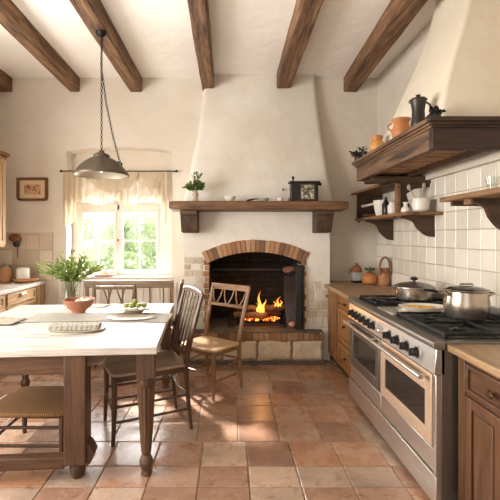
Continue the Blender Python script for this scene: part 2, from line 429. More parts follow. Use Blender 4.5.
wf.box(XL-.15, -1.7, YN-.15, YN, 0, ZC); wf.box(.2, XR+.15, YN-.15, YN, 0, ZC); wf.box(-1.7, .2, YN-.15, YN, 2.35, ZC)
struct(wf.build('wall_front', 'wall'))
# wall tiling
rt = tile_field(1.2, YB, .92, 2.03, .168, .1585, lambda u, v, w: (XR-w, u, v), gap=.006, h=.008, jit=.0004)
rg = MB().box(XR-.004, XR, 1.2, YB, .92, 2.032).build('trim_2', 'wallgrout'); struct(rg, 'grout bed behind the cream wall tiles')
struct(rt.build('trim_3', 'walltile', recalc=False), 'cream square glazed tiles on the right wall')
bt = tile_field(-2.97, -2.27, .92, 1.55, .172, .2, lambda u, v, w: (u, YB-w, v), gap=.006, h=.008, jit=.0004)
struct(MB().box(XL, -2.272, YB-.004, YB, .92, 1.548).build('trim_4', 'wallgrout'), 'grout bed behind the tan tiles')
struct(bt.build('trim_5', 'tantile', recalc=False), 'tan square tiles on the back wall over the left worktop')
# wainscot under the window
wb = MB()
x = -2.2
while x < -.56:
    wb.box(x+.003, x+.107, YB-.016, YB, .06, .90); x += .11
wb.box(-2.2, -.53, YB-.026, YB, .0, .09)
struct(wb.build('trim_6', 'white', bevel=.003), 'white boarded panelling below the window')

# ceiling beams
BL = 'dark oak ceiling beam running from the wall above '
def beam(xa, xb, xa2, xb2, label):
    """xa,xb at back wall; xa2,xb2 at the near end"""
    m = MB(); n = 26; rings = []
    sd = rnd.uniform(0, 50)
    for i in range(n+1):
        t = i/n; Y = YB-.002+(YN-YB+.004)*t; a = xa+(xa2-xa)*t; b = xb+(xb2-xb)*t
        j = lambda k: .007*noise.noise(Vector((Y*2.3, k*7, sd)))
        c = .014
        z0, z1 = 3.372, ZC+.004
        rings.append([(a+j(1), Y, z1), (a+j(1), Y, z0+c+j(2)), (a+c+j(3), Y, z0+j(4)), (b-c+j(5), Y, z0+j(6)), (b+j(7), Y, z0+c+j(8)), (b+j(7), Y, z1)])
    m.skin(rings, True, True)
    o = m.build('ceiling_beam', 'beam', origin=((xa+xb)/2, YB, 3.372), smooth=True, ang=30)
    tag(o, label, 'beam', 'exposed ceiling beams'); return o
beam(-2.97, -2.80, -2.97, -2.80, 'dark ceiling beam end in the far left corner above the wall cupboard')
beam(-2.06, -1.925, -1.93, -1.79, 'sunlit honey brown ceiling beam, left of the one carrying the pendant lamp')
beam(-1.275, -1.115, -1.275, -1.10, 'weathered ceiling beam that the pendant lamp chain hangs from')
beam(-.335, -.175, -.32, -.16, 'straight ceiling beam meeting the top left of the fireplace chimney')
beam(.62, .80, .52, .70, 'ceiling beam meeting the top right of the fireplace chimney')
beam(1.50, 1.68, 1.20, 1.42, 'rightmost ceiling beam, slanting towards the cream plaster range flue')

# ------------------------------------------------------------------ window
win = thing('window_1', 'white casement window with two sashes in the deep recess', None, (-1.415, 5.44, .97), kind='structure')
WY0, WY1 = 5.40, 5.46
m = MB()
m.box(-2.10, -2.0, WY0, WY1+.03, .97, 2.34); m.box(-.93, -.73, WY0, WY1+.03, .97, 2.34); m.box(-2.0, -.93, WY0, WY1+.03, .97, 1.0); m.box(-2.0, -.93, WY0, WY1+.03, 1.85, 1.92); m.box(-2.0, -.93, WY0, WY1+.03, 2.3, 2.34)
m.box(-1.50, -1.46, WY0, WY1+.03, 1.0, 2.3)
m.build('window_frame', 'white', win, bevel=.006)
def sash(xa, xb, za, zb, rows=2):
    m = MB(); t = .038; Y0, Y1 = WY0-.012, WY0+.03
    m.box(xa, xa+t, Y0, Y1, za, zb); m.box(xb-t, xb, Y0, Y1, za, zb); m.box(xa+t, xb-t, Y0, Y1, za, za+t); m.box(xa+t, xb-t, Y0, Y1, zb-t, zb)
    xm = (xa+xb)/2; m.box(xm-.009, xm+.009, Y0+.01, Y1-.008, za+t, zb-t)
    if rows == 2:
        zm = (za+zb)/2+.01; m.box(xa+t, xm-.009, Y0+.01, Y1-.008, zm-.009, zm+.009); m.box(xm+.009, xb-t, Y0+.01, Y1-.008, zm-.009, zm+.009)
    s = m.build('sash', 'white', win, bevel=.004)
    MB().box(xa+t-.005, xb-t+.005, Y0+.018, Y0+.022, za+t-.005, zb-t+.005).build('pane', 'glass', s)
sash(-2.0, -1.50, 1.0, 1.85); sash(-1.46, -.93, 1.0, 1.85); sash(-2.0, -1.50, 1.92, 2.3, 1); sash(-1.46, -.93, 1.92, 2.3, 1)
MB().lathe([(.004,0),(.012,.004),(.012,.02),(.006,.03)], (-1.48, WY0-.02, 1.43), 12).build('latch', 'brass', win, smooth=True)
m = MB().box(-2.12, -.71, YB-.03, WY0, .955, .972); struct(m.build('trim_7', 'white', bevel=.006), 'white window sill board')

# curtain
def drape(name, xa, xb, zt, zbot, par, Yc=5.15, amp=.024, freq=70, n=150, k=14):
    m = MB(); g = []
    for j in range(k+1):
        row = []
        for i in range(n+1):
            u = i/n; x = xa+(xb-xa)*u; t = j/k; zb = zbot(u); z = zt+(zb-zt)*t
            y = Yc+amp*math.sin(freq*x+1.5*math.sin(9*x)+t*.8)*(.55+.6*t)+.006*math.sin(23*x+5*t*3)
            if name == 'swag': y -= .022*math.sin(PI*u)*t
            row.append(m.v((x, y, z)))
        g.append(row)
    for a, b in zip(g, g[1:]):
        for i in range(n): m.f([a[i], a[i+1], b[i+1], b[i]])
    return m.build(name, 'curtain', par, smooth=True, ang=180)
cu = thing('curtain_valance', 'sheer cream gathered valance curtain hanging across the top of the window', 'curtain', (-1.4, 5.15, 2.3))
drape('valance', -2.10, -.80, 2.325, lambda u: 1.905+.05*abs(math.sin(u*PI*3))**2+.012*math.sin(u*80), cu)
drape('swag', -1.80, -1.15, 2.315, lambda u: 2.29-.24*math.sin(PI*u)**.6+.01*math.sin(u*60), cu, Yc=5.125, amp=.006, freq=40, n=50, k=6)
drape('swag', -1.12, -.84, 2.315, lambda u: 2.29-.20*math.sin(PI*u)**.6+.01*math.sin(u*60), cu, Yc=5.125, amp=.006, freq=40, n=30, k=6)
drape('side_tail', -2.11, -1.955, 2.325, lambda u: 1.63+.05*u+.01*math.sin(u*30), cu, Yc=5.12, amp=.016, freq=90, n=30)
drape('side_tail', -.85, -.785, 2.325, lambda u: 1.68-.02*u, cu, Yc=5.12, amp=.01, freq=90, n=16)
rod = thing('curtain_rod', 'thin dark iron curtain rod above the window', 'curtain rod', (-1.4, 5.15, 2.33))
MB().tube([(-2.15, 5.15, 2.335), (-.66, 5.15, 2.335)], .008, 10).build('rod', 'iron', rod, smooth=True)
for x in (-2.15, -.66): MB().ball((x, 5.15, 2.335), .017).build('finial', 'iron', rod, smooth=True)
for x in (-2.13, -.69): MB().bar((x, 5.15, 2.335), (x, 5.2, 2.335), .014, .014).build('rod_bracket', 'iron', rod)

# dish and pot on the sill
d = thing('shallow_dish', 'shallow pink clay dish on the window sill', 'dish', (-1.66, 5.27, .972))
MB().lathe([(.06,0),(.10,.004),(.165,.028),(.16,.032),(.10,.012),(.0,.010)], (-1.64, 5.27, .972)).build('dish_body', 'pinkclay', d, smooth=True)
p = thing('lidded_pot', 'small round pink clay pot with knob lid standing in the sill dish', 'pot', (-1.61, 5.27, .984))
MB().lathe([(.03,0),(.05,.012),(.055,.035),(.04,.06),(.022,.07)], (-1.61, 5.27, .984)).build('pot_body', 'pinkclay', p, smooth=True)
MB().lathe([(.03,0),(.024,.012),(.01,.02),(.016,.032),(.0,.042)], (-1.61, 5.27, 1.05)).build('lid', 'pinkclay', p, smooth=True)

# ================================================================== FIREPLACE
fp = thing('fireplace', 'rendered fireplace with brick arch, raised stone hearth and tapering plaster chimney', 'fireplace', (.333, 4.85, 0))
CX, CZ, RI, RO, AH = .333, -.004, 1.316, 1.458, math.radians(25.4)
FY = 4.85
op = [(CX-.564, 0)]+arc(CX, CZ, RI, -AH, AH, 20)+[(CX+.564, 0)]
poly = [(-.52, 0)]+[(-.52, 1.9), (1.205, 1.9), (1.205, 0)]+list(reversed(op))
m = MB()
# left pier, right pier and head around the arch as quads strips (convex pieces)
m.box(-.54, CX-.564, FY, YB, 0, 1.185); m.box(CX+.564, 1.235, FY, YB, 0, 1.185)
A = arc(CX, CZ, RI, -AH, AH, 20)
m.box(-.54, A[0][0], FY, YB, 1.185, 1.9); m.box(A[-1][0], 1.235, FY, YB, 1.185, 1.9)
for a, b in zip(A, A[1:]): m.prism([a, (a[0], 1.9), (b[0], 1.9), b], 'y', FY, YB)
m.build('chimney_breast', 'breast', fp)
m = MB(); rings = []; K = 24
for i in range(K+1):
    t = i/K; z = 1.8955+(ZC+.002-1.8955)*t; e = 1-(1-t)**1.35
    xl = -.55+.25*e; xr = 1.285-.165*e; yf = 4.82+.27*e; r = min(.07, (YB-yf)*.8)
    if t > .9: yf = yf-.0
    pts = [(xl, YB+.01, z)]
    pts += [(xl+r-r*math.cos(a), yf+r-r*math.sin(a), z) for a in [PI/2*k/5 for k in range(6)]]
    pts += [(xr-r+r*math.sin(a), yf+r-r*math.cos(a), z) for a in [PI/2*k/5 for k in range(6)]]
    pts += [(xr, YB+.01, z)]
    pts = [(x+(.006*noise.noise(Vector((x*2, y*2, z*2.4)))), y+(.008*noise.noise(Vector((x*2+9, y, z*2.4))) if y < YB else 0), z) for x, y, z in pts]
    rings.append(pts)
m.skin(rings).build('chimney_hood', 'breast', fp, smooth=True, ang=50)
# voussoirs
m = MB(); nb = 22; A2 = math.radians(26.6)
for i in range(nb):
    a0 = -A2+2*A2*i/nb+.0025; a1 = -A2+2*A2*(i+1)/nb-.0025; m.t = rnd.random()
    jr = rnd.uniform(-.004, .004)
    q = [(CX+r*math.sin(a), CZ+r*math.cos(a)) for r, a in ((RI-.006, a0), (RI-.006, a1), (RO+jr, a1), (RO+jr, a0))]
    m.prism(q, 'y', FY-.022+rnd.uniform(-.003, .003), FY+.12)
m.build('brick_arch', 'brick', fp, bevel=.004)
m = MB()
A3 = [(CX+(RI-.002)*math.sin(-A2+2*A2*i/20), CZ+(RI-.002)*math.cos(-A2+2*A2*i/20)) for i in range(21)]; A4 = [(CX+(RO-.004)*math.sin(-A2+2*A2*i/20), CZ+(RO-.004)*math.cos(-A2+2*A2*i/20)) for i in range(21)]
for i in range(20): m.prism([A3[i], A3[i+1], A4[i+1], A4[i]], 'y', FY-.012, FY+.11)
m.build('arch_mortar', 'mortar', fp)
# jamb bricks
for (xa, xb) in ((CX-.615, CX-.56), (CX+.56, CX+.60)):
    z = .375; k = 0; m = MB()
    while z < 1.17:
        m.t = rnd.random(); e = .012 if k % 2 else 0
        s = -1 if xa < CX else 1
        m.box(xa-(e if s < 0 else 0), xb+(e if s > 0 else 0), FY-.014, FY+.14, z+.004, z+.066); z += .07; k += 1
    m.build('brick_jamb', 'brick', fp, bevel=.004)
# exposed stone patches
def stones(x0, x1, z0, z1, skip=None):
    m = MB(); z = z0; 
    while z < z1:
        h = rnd.uniform(.07, .13); x = x0-rnd.uniform(0, .06)
        while x < x1:
            wd = rnd.uniform(.09, .2); a, b = max(x, x0), min(x+wd, x1); x += wd
            if b-a < .03 or (skip and skip((a+b)/2, z+h/2)): continue
            m.t = rnd.random(); g = .005; d = rnd.uniform(.004, .012)
            q = [(a+g+rnd.uniform(0,.006), z+g+rnd.uniform(0,.006)), (b-g-rnd.uniform(0,.006), z+g), (b-g, z+h-g-rnd.uniform(0,.006)), (a+g, z+h-g)]
            m.prism(q, 'y', FY-d, FY+.02)
        z += h
    return m
stones(-.535, CX-.632, .38, 1.17, lambda x, z: z > .85 and rnd.random() < .25).build('exposed_stone', 'palestone', fp, bevel=.006)
stones(CX+.62, 1.225, .38, .92, lambda x, z: z > .75 and rnd.random() < .2).build('exposed_stone', 'palestone', fp, bevel=.006)
# firebox
m = MB()
FB = 5.56
m.box(-.30, -.231, YB, FB, .2, 1.45); m.box(.897, .97, YB, FB, .2, 1.45); m.box(-.30, .97, FB, FB+.06, .2, 1.45); m.box(-.30, .97, YB, FB, 1.36, 1.45)
m.build('firebox_shell', 'soot', fp)
bm_ = tile_field(-.23, .897, .372, 1.34, .21, .07, lambda u, v, w: (u, FB-w, v), gap=.008, h=.01, jit=.001, off=.5)
tile_field(FY+.02, FB, .372, 1.19, .21, .07, lambda u, v, w: (CX-.564+w*.9, u, v), gap=.008, h=.01, jit=.001, off=.5, m=bm_)
tile_field(FY+.02, FB, .372, 1.19, .21, .07, lambda u, v, w: (CX+.564-w*.9, u, v), gap=.008, h=.01, jit=.001, off=.5, m=bm_)
bm_.build('firebox_bricks', 'fbrick', fp)
MB().box(CX-.555, CX+.555, 5.42, 5.46, 1.03, 1.06).build('iron_lintel_bar', 'irongrey', fp, bevel=.004)
# hearth
m = MB().box(-.47, 1.125, 4.715, FB, .335, .372); m.build('hearth_slab', 'slate', fp, bevel=.006)
m = MB(); x = -.47
while x < 1.12:
    wd = rnd.uniform(.062, .075); m.t = rnd.random(); m.box(x+.003, min(x+wd-.003, 1.128), 4.70-rnd.uniform(0, .006), 4.78, .275, .352+rnd.uniform(0, .006)); x += wd
m.t = .3; 
y = 4.79
while y < 4.84: m.box(1.05, 1.128, y, y+.055, .275, .352); y += .06
m.build('hearth_brick_edge', 'brick', fp, bevel=.005)
MB().box(-.46, 1.118, 4.712, YB, .0, .335).build('hearth_core', 'mortar', fp)
m = MB(); z = .03
for h in (.245,):
    x = -.465+rnd.uniform(-.1, 0)
    while x < 1.115:
        wd = rnd.uniform(.32, .55); a, b = max(x, -.465), min(x+wd, 1.12); x += wd
        if b-a < .04: continue
        m.t = rnd.uniform(.35, .9); g = .003
        n = 6; rings = []
        q = [(a+g, z+g), (b-g, z+g+rnd.uniform(0,.008)), (b-g-rnd.uniform(0,.01), z+h-g), (a+g, z+h-g-rnd.uniform(0,.008))]
        yf = 4.704-rnd.uniform(0, .010); sd = rnd.uniform(0, 99); nx_, nz_ = 16, 9; G = []
        for ix in range(nx_+1):
            row = []
            for iz in range(nz_+1):
                u, t_ = ix/nx_, iz/nz_; px = (q[0][0]*(1-u)+q[1][0]*u)*(1-t_)+(q[3][0]*(1-u)+q[2][0]*u)*t_; pz_ = (q[0][1]*(1-u)+q[1][1]*u)*(1-t_)+(q[3][1]*(1-u)+q[2][1]*u)*t_
                ed = min(u, 1-u, t_*.6, (1-t_)*.6); e_ = .022 if ed == 0 else 0
                row.append(m.v((px, yf+e_+.016*noise.noise(Vector((px*9, pz_*9, sd)))+.006*noise.noise(Vector((px*30, pz_*30, sd))), pz_)))
            G.append(row)
        for ra, rb in zip(G, G[1:]):
            for iz in range(nz_): m.f([ra[iz], ra[iz+1], rb[iz+1], rb[iz]])
        BK = [(G[0], 1), (G[-1], 1)]
        def back(line):
            b_ = [m.v((v.co.x, 4.80, v.co.z)) for v in line]
            for i_ in range(len(line)-1): m.f([line[i_], line[i_+1], b_[i_+1], b_[i_]])
        back(G[0]); back(G[-1]); back([g_[0] for g_ in G]); back([g_[-1] for g_ in G])
    z += h
m.build('hearth_stones', 'stone', fp, smooth=True, ang=50)
MB().box(-.50, 1.15, 4.66, 4.75, .0, .028).build('hearth_plinth', 'slate', fp, bevel=.005)

# iron side plate and bellows-like fire guard at right of the opening
g = thing('fireback_plate', 'tall dark iron side plate standing at the right of the fire opening', 'fire screen', (.85, 4.86, .372))
MB().box(.815, .90, 4.80, 4.83, .372, 1.14).build('plate', 'irongrey', g, bevel=.004)
MB().box(.885, .905, 4.785, 4.835, .372, 1.15).build('plate_edge', 'iron', g, bevel=.003)
g = thing('hearth_guard', 'curved dark iron fire guard leaning inside the right of the fireplace', 'fire guard', (.79, 5.05, .372))
m = MB(); rings = []
for i in range(13):
    t = i/12; z = .372+.62*t; w_ = .055+.035*math.sin(t*PI*.6); bow = .07*math.sin(PI*t)
    cx = .795+.0*t+bow*.1
    rings.append([(cx-w_, 5.03+bow, z), (cx+w_, 4.98+bow, z), (cx+w_, 5.0+bow, z), (cx-w_, 5.05+bow, z)])
m.skin(rings).build('guard_sheet', 'irongrey', g, smooth=True)
MB().tube([(.745, 5.03, .985), (.77, 5.02, 1.03), (.81, 5.01, 1.03), (.84, 5.0, .985)], .011).build('handle', 'iron', g, smooth=True)
tag(MB().ball((.79, 5.10, 1.07), .08, 2, (1.15, .8, .62), .25).build('clay_brick_bundle', 'clayred', g, smooth=True), 'reddish brick lump above the guard')
tag(MB().ball((.79, 4.93, .41), .038, 2, (1.2,1,1), .2).build('pine_cone', 'pinkclay', origin=(.79, 4.93, .372), smooth=True), 'small pale pink stone lying by the iron side plate', 'stone')

# logs, grate, fire
gr = thing('fire_grate', 'low black iron fire grate holding the burning logs', 'grate', (.33, 5.16, .372))
for k in range(6):
    x = .13+.1*k; MB().tube([(x, 4.98, .47), (x, 5.0, .43), (x, 5.32, .43)], .008, 8).build('bar', 'iron', gr, smooth=True)
m = MB(); m.bar((.10, 5.0, .42), (.67, 5.0, .42), .018, .018); m.bar((.10, 5.3, .42), (.67, 5.3, .42), .018, .018); m.build('cross_bar', 'iron', gr)
for x, y in ((.12,5.0),(.65,5.0),(.12,5.3),(.65,5.3)): MB().bar((x, y, .372), (x, y, .42), .018, .018).build('foot', 'iron', gr)
for x in (.02, .70):
    a = thing('andiron', 'black iron andiron upright %s the burning logs' % ('to the left of' if x < .1 else 'to the right of'), 'andiron', (x, 4.95, .372), 'pair of andirons')
    MB().tube([(x, 4.95, .372), (x, 4.95, .50)], .009).ball((x, 4.95, .51), .016).build('upright', 'iron', a, smooth=True)
    MB().bar((x, 4.95, .395), (x, 5.25, .395), .014, .018).build('rail', 'iron', a)
MB_ = MB().bar((.03, 4.93, .40), (.69, 4.93, .40), .012, .02); tag(MB_.build('fender_bar', 'irongrey', origin=(.3, 4.93, .372)), 'thin grey iron fender bar lying across the front of the fire', 'fender')
def log(a, b, r, label, glow=False):
    a = Vector(a); b = Vector(b); m = MB(); n = 12; pts = [a.lerp(b, i/n)+Vector((0,0,.008*math.sin(i*1.1))) for i in range(n+1)]
    m.tube(pts, [r*(1+.12*noise.noise(Vector((i*.6, r*90, 1)))) for i in range(n+1)], 12)
    o = m.build('firewood_log', 'charred', origin=a.lerp(b, .5), smooth=True, ang=60); tag(o, label, 'log', 'burning logs'); return o
log((.08, 5.10, .49), (.50, 5.06, .495), .040, 'front left charred log low in the grate')
log((.26, 5.24, .485), (.68, 5.25, .50), .045, 'rear charred log reaching to the right side of the grate')
log((.12, 5.21, .565), (.42, 5.15, .572), .036, 'upper left log laid across the others')
log((.44, 5.12, .575), (.72, 5.16, .59), .038, 'pale upper right log resting above the embers')
MT['flame'] = emit('flame', [(0, (1,.30,.03,1)), (.35, (1,.48,.08,1)), (.7, (1,.25,.02,1)), (1, (.7,.08,.005,1))], 2.4, .34)
MT['ember'] = None
def ember_mat():
    m, nt, b, o = new_mat('embers')
    co = coords(nt); n = N(nt, 'ShaderNodeTexNoise'); n.inputs['Scale'].default_value = 34; nt.links.new(co, n.inputs[0])
    c = ramp(nt, n.outputs[0], [(.42, (.02,.004,0,1)), (.52, (1,.07,.005,1)), (.62, (1,.35,.05,1))])
    nt.links.new(c, b.inputs['Emission Color']); b.inputs['Emission Strength'].default_value = 4.5; b.inputs['Base Color'].default_value = (.03,.02,.02,1); return m
MT['ember'] = ember_mat()
fi = thing('fire', 'bright orange flames rising from the logs', 'fire', (.35, 5.14, .45))
def flame(x, y, z, h, r, ln, sd):
    m = MB(); n = 14; rings = []
    for i in range(n+1):
        t = i/n; rr = r*(math.sin(PI*min(1, t*.9+.12))**.8)*(1-t)**.55+.001
        cx = x+ln*t*t+.022*math.sin(t*7+sd)*t; cy = y+.012*math.cos(t*6+sd)*t
        rings.append([(cx+rr*math.cos(k*PI/5)*(1+.2*math.sin(3*k+sd)), cy+rr*.6*math.sin(k*PI/5), z+h*t) for k in range(10)])
    m.skin(rings).build('flame', 'flame', fi, smooth=True, ang=180)
for x, y, z, h, r, ln, sd in ((.375,5.08,.52,.33,.026,-.02,.5),(.41,5.10,.52,.20,.024,.025,2),(.345,5.10,.52,.15,.020,-.01,3.2),(.60,5.10,.60,.15,.018,.01,1),(.635,5.12,.60,.10,.014,.015,4),(.57,5.12,.60,.08,.014,.0,5)):
    flame(x+.035, y-.01, z, h*.88, r*.9, ln, sd)
m = MB()
for k in range(70):
    m.ball((rnd.uniform(.16, .64), rnd.uniform(4.99, 5.14), .437+rnd.uniform(0, .03)), rnd.uniform(.010, .02), 1, (1,1,.7), .3)
tag(m.build('embers', 'ember', origin=(.35, 5.1, .43), smooth=True), 'glowing red embers in the bottom of the grate', 'embers', kind='stuff')

# mantel shelf
ms = thing('mantel_shelf', 'thick rustic oak mantel shelf on two corbels above the fireplace', 'mantel shelf', (.35, 4.8, 1.8))
m = MB(); rings = []; n = 30
for i in range(n+1):
    t = i/n; x = -.665+2.025*t; j = lambda k: .006*noise.noise(Vector((x*2.2, k*5, 3)))
    e = .012 if i in (0, n) else 0
    rings.append([(x, 4.849, 1.793+j(1)), (x, 4.50+j(2)+e, 1.80+j(3)+e), (x, 4.49+j(4)+e, 1.81+j(5)), (x, 4.49+j(6)+e, 1.882), (x, 4.50+e, 1.894-e*.2), (x, 4.849, 1.894)])
m.skin(rings).build('shelf_board', 'mantel', ms, smooth=True, ang=30)
for xa, xb in ((-.545, -.35), (1.02, 1.205)):
    q = [(4.849, 1.792), (4.52, 1.792), (4.52, 1.745), (4.56, 1.735), (4.585, 1.68), (4.62, 1.60), (4.66, 1.545), (4.849, 1.535)]
    MB().prism(q, 'x', xa, xb).build('corbel', 'corbel', ms, bevel=.006)

# things on the mantel
ZM = 1.8945
v_ = thing('bud_vase', 'small pale stoneware vase with leafy sprigs at the left end of the mantel', 'vase', (-.375, 4.62, ZM))
MB().lathe([(.028,0),(.036,.012),(.022,.045),(.034,.075),(.03,.10),(.02,.115),(.026,.128),(.018,.125)], (-.375, 4.62, ZM)).build('vase_body', 'stoneware', v_, smooth=True)
m = MB(); st = MB()
for k in range(26):
    a = rnd.uniform(0, 2*PI); l = rnd.uniform(.06, .13) if k > 3 else .2; b0 = Vector((-.375, 4.62, ZM+.12)); d = Vector((math.cos(a)*.8, math.sin(a)*.5, rnd.uniform(.15, 1) if k > 3 else 2.6))
    if k == 0: d = Vector((.25, 0, 1.5))
    d.normalize(); st.tube([b0, b0+d*l], .0022, 5)
    for q in range(6):
        p = b0+d*l*(.35+.65*q/5); m.leaf(p, d+Vector((rnd.uniform(-1,1), rnd.uniform(-1,1), rnd.uniform(-.5,.6))), .045, .028)
st.build('stem', 'stem', v_); m.build('foliage', 'leafdark', v_, recalc=False)
def bowl(name, label, cat, c, r, h, mat, group=None, foot=.45, seg=28):
    prof = [(r*foot, 0), (r*foot, h*.08), (r*.8, h*.5), (r, h), (r*.94, h), (r*.74, h*.52), (r*.35, h*.16), (0, h*.14)]
    return tag(MB().lathe(prof, c, seg).build(name, mat, origin=c, smooth=True, ang=50), label, cat, group)
bowl('small_bowl', 'small white bowl on the mantel, next to the sprig vase', 'bowl', (.02, 4.62, ZM), .072, .062, 'ceramic')
s = thing('salt_scoop', 'grey ceramic scoop with dark handle lying mid mantel', 'scoop', (.38, 4.62, ZM))
MB().lathe([(.03,0),(.05,.02),(.062,.042),(.056,.042),(.03,.01),(0,.008)], (.41, 4.62, ZM), 24, 1.1, .8).build('scoop_bowl', 'greyceramic', s, smooth=True)
MB().tube([(.35, 4.62, ZM+.036), (.29, 4.62, ZM+.03), (.23, 4.61, ZM+.014), (.215, 4.61, ZM+.008)], [.006,.009,.012,.008]).build('scoop_handle', 'iron', s, smooth=True)
bowl('small_bowl', 'small off-white cup beside the black box on the mantel', 'cup', (.60, 4.62, ZM), .042, .045, 'ceramic', foot=.6)
bowl('small_bowl', 'tiny stoneware bowl between the scoop and off-white cup on the mantel', 'bowl', (.685, 4.60, ZM), .036, .036, 'stoneware', foot=.6)
bx = thing('carriage_box', 'black mantel box with a framed faded picture on its front', 'box', (.89, 4.64, ZM))
MB().box(.725, 1.035, 4.58, 4.70, ZM, ZM+.215).build('case', 'black', bx, bevel=.004)
MB().box(.705, 1.055, 4.57, 4.71, ZM+.215, ZM+.235).build('top_board', 'black', bx, bevel=.004)
MB().box(.835, .985, 4.572, 4.58, ZM+.03, ZM+.19).build('picture_panel', 'photo', bx)
m = MB(); m.box(.825,.995,4.568,4.58,ZM+.02,ZM+.03); m.box(.825,.995,4.568,4.58,ZM+.19,ZM+.2); m.box(.825,.835,4.568,4.58,ZM+.03,ZM+.19); m.box(.985,.995,4.568,4.58,ZM+.03,ZM+.19); m.build('picture_surround', 'darkwood', bx)
MB().lathe([(.018,0),(.012,.01),(.008,.03),(.018,.045),(.012,.06),(0,.066)], (.755, 4.64, ZM+.235), 14).build('finial', 'black', bx, smooth=True)
MB().ball((1.062, 4.62, ZM+.205), .02).build('side_knob', 'black', bx, smooth=True)
tag(MB().tube([(.665, 4.875, 2.06), (.665, 4.80, 2.06)], .011, 10).build('wall_peg', 'black', origin=(.665, 4.8, 2.06), smooth=True), 'small black peg in the plaster chimney, left of the black box', 'peg')

# ================================================================== RANGE HOOD
rh = thing('range_hood', 'cream plaster range hood with a heavy oak canopy over the cooker', 'range hood', (1.6, 3.3, 2.07))
secs = [(2.10,1.47,2.76,4.05),(2.26,1.47,2.76,4.02),(2.42,1.49,2.775,3.88),(2.6,1.53,2.80,3.73),(2.8,1.595,2.82,3.63),(3.0,1.665,2.84,3.55),(3.25,1.735,2.86,3.48),(ZC+.002,1.79,2.88,3.43)]
m = MB(); rings = []
def lerp_secs(z):
    for a, b in zip(secs, secs[1:]):
        if z <= b[0]: 
            t = (z-a[0])/(b[0]-a[0]); return [a[i]+(b[i]-a[i])*t for i in range(1, 4)]
    return secs[-1][1:]
for i in range(29):
    z = 2.172+(ZC+.002-2.172)*i/28; xf, ya, yb = lerp_secs(z); r = .03
    pts = [(XR+.01, ya, z), (xf+r, ya, z)]+[(xf+r-r*math.sin(a), ya+r-r*math.cos(a), z) for a in (.5, 1.05)]+[(xf, ya+r, z), (xf, yb-r, z)]+[(xf+r-r*math.cos(a), yb-r+r*math.sin(a), z) for a in (.5, 1.05)]+[(xf+r, yb, z), (XR+.01, yb, z)]
    rings.append(pts)
m.skin(rings).build('flue', 'flue', rh, smooth=True, ang=60)
HX, HY0, HY1 = 1.33, 2.60, 4.14
MB().box(HX, HX+.05, HY0+.05, HY1, 2.065, 2.225).build('front_fascia', 'hoodwood', rh, bevel=.005)
MB().box(HX, XR, HY0, HY0+.05, 2.065, 2.225).build('end_fascia', 'hoodshade', rh, bevel=.004)
MB().box(HX+.05, XR, HY1-.05, HY1, 2.065, 2.225).build('end_fascia', 'hoodshade', rh, bevel=.004)
m = MB()
for k, (e, za, zb) in enumerate(((.012, 2.205, 2.222), (.024, 2.222, 2.24), (.04, 2.24, 2.268))):
    m.box(HX-e, XR-.001, HY0+.002, HY1+e, za, zb)
m.build('crown_moulding', 'hoodwood', rh, bevel=.004)
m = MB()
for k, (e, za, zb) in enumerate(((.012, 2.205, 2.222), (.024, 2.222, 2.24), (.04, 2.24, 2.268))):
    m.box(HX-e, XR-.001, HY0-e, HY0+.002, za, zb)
m.build('crown_moulding', 'hoodshade', rh, bevel=.003)
MB().box(HX+.05, XR-.062, HY0+.05, HY1-.05, 2.15, 2.17).build('underside_board', 'black', rh)
m = MB(); y = HY0+.07
while y < HY1-.1: m.box(HX+.06, XR-.22, y, y+.05, 2.105, 2.135); y += .10
m.build('underside_slats', 'louvre', rh, bevel=.003)
MB().box(XR-.06, XR-.0, HY0+.05, HY1-.05, 2.032, 2.15).build('wall_cleat', 'wall', rh)
MB().box(XR-.22, XR-.20, HY0+.05, HY1-.05, 2.06, 2.15).build('inner_lip', 'darkwood', rh)
m = MB().prism([(HX+.02, 2.065), (HX+.10, 2.03), (1.52, 2.02), (XR, 2.02), (XR, 2.065)], 'y', HY1-.34, HY1-.30); m.build('inner_bracket', 'darkwood', rh)
m = MB(); m.box(HX+.06, XR-.065, HY1-.33, HY1-.05, 2.03, 2.064); m.build('lower_board', 'darkwood', rh, bevel=.003)

# things on top of the hood
ZH = 2.2685
j = thing('pitcher', 'tall dark pewter pitcher on the range canopy, nearest the front corner', 'pitcher', (1.37, 2.88, ZH))
MB().lathe([(.045,0),(.05,.01),(.046,.06),(.042,.13),(.05,.19),(.058,.21),(.052,.21),(.036,.13),(0,.03)], (1.37, 2.88, ZH)).build('pitcher_body', 'darkpewter', j, smooth=True)
MB().lathe([(.062,0),(.05,.012),(.016,.022),(.012,.03),(.018,.038),(0,.044)], (1.37, 2.88, ZH+.208), 20).build('lid', 'darkpewter', j, smooth=True)
MB().tube([(1.41, 2.87, ZH+.20), (1.445, 2.86, ZH+.17), (1.45, 2.86, ZH+.11), (1.415, 2.87, ZH+.07)], .007).build('handle', 'darkpewter', j, smooth=True)
MB().tube([(1.335, 2.89, ZH+.195), (1.312, 2.90, ZH+.207)], [.018,.010]).build('spout', 'darkpewter', j, smooth=True)
pt = thing('clay_pot', 'orange wide-mouthed clay pot in the middle of the range canopy', 'pot', (1.385, 3.2, ZH))
MB().lathe([(.045,0),(.07,.035),(.074,.07),(.06,.11),(.056,.135),(.072,.16),(.07,.166),(.05,.14),(.05,.1),(0,.02)], (1.385, 3.2, ZH)).build('pot_body', 'orange', pt, smooth=True)
MB().tube([(1.32, 3.22, ZH+.14), (1.29, 3.23, ZH+.12), (1.295, 3.23, ZH+.09), (1.325, 3.22, ZH+.075)], .007).build('handle', 'orange', pt, smooth=True)
pt = thing('honey_jar', 'small round yellow clay jar near the far end of the range canopy', 'jar', (1.38, 3.70, ZH))
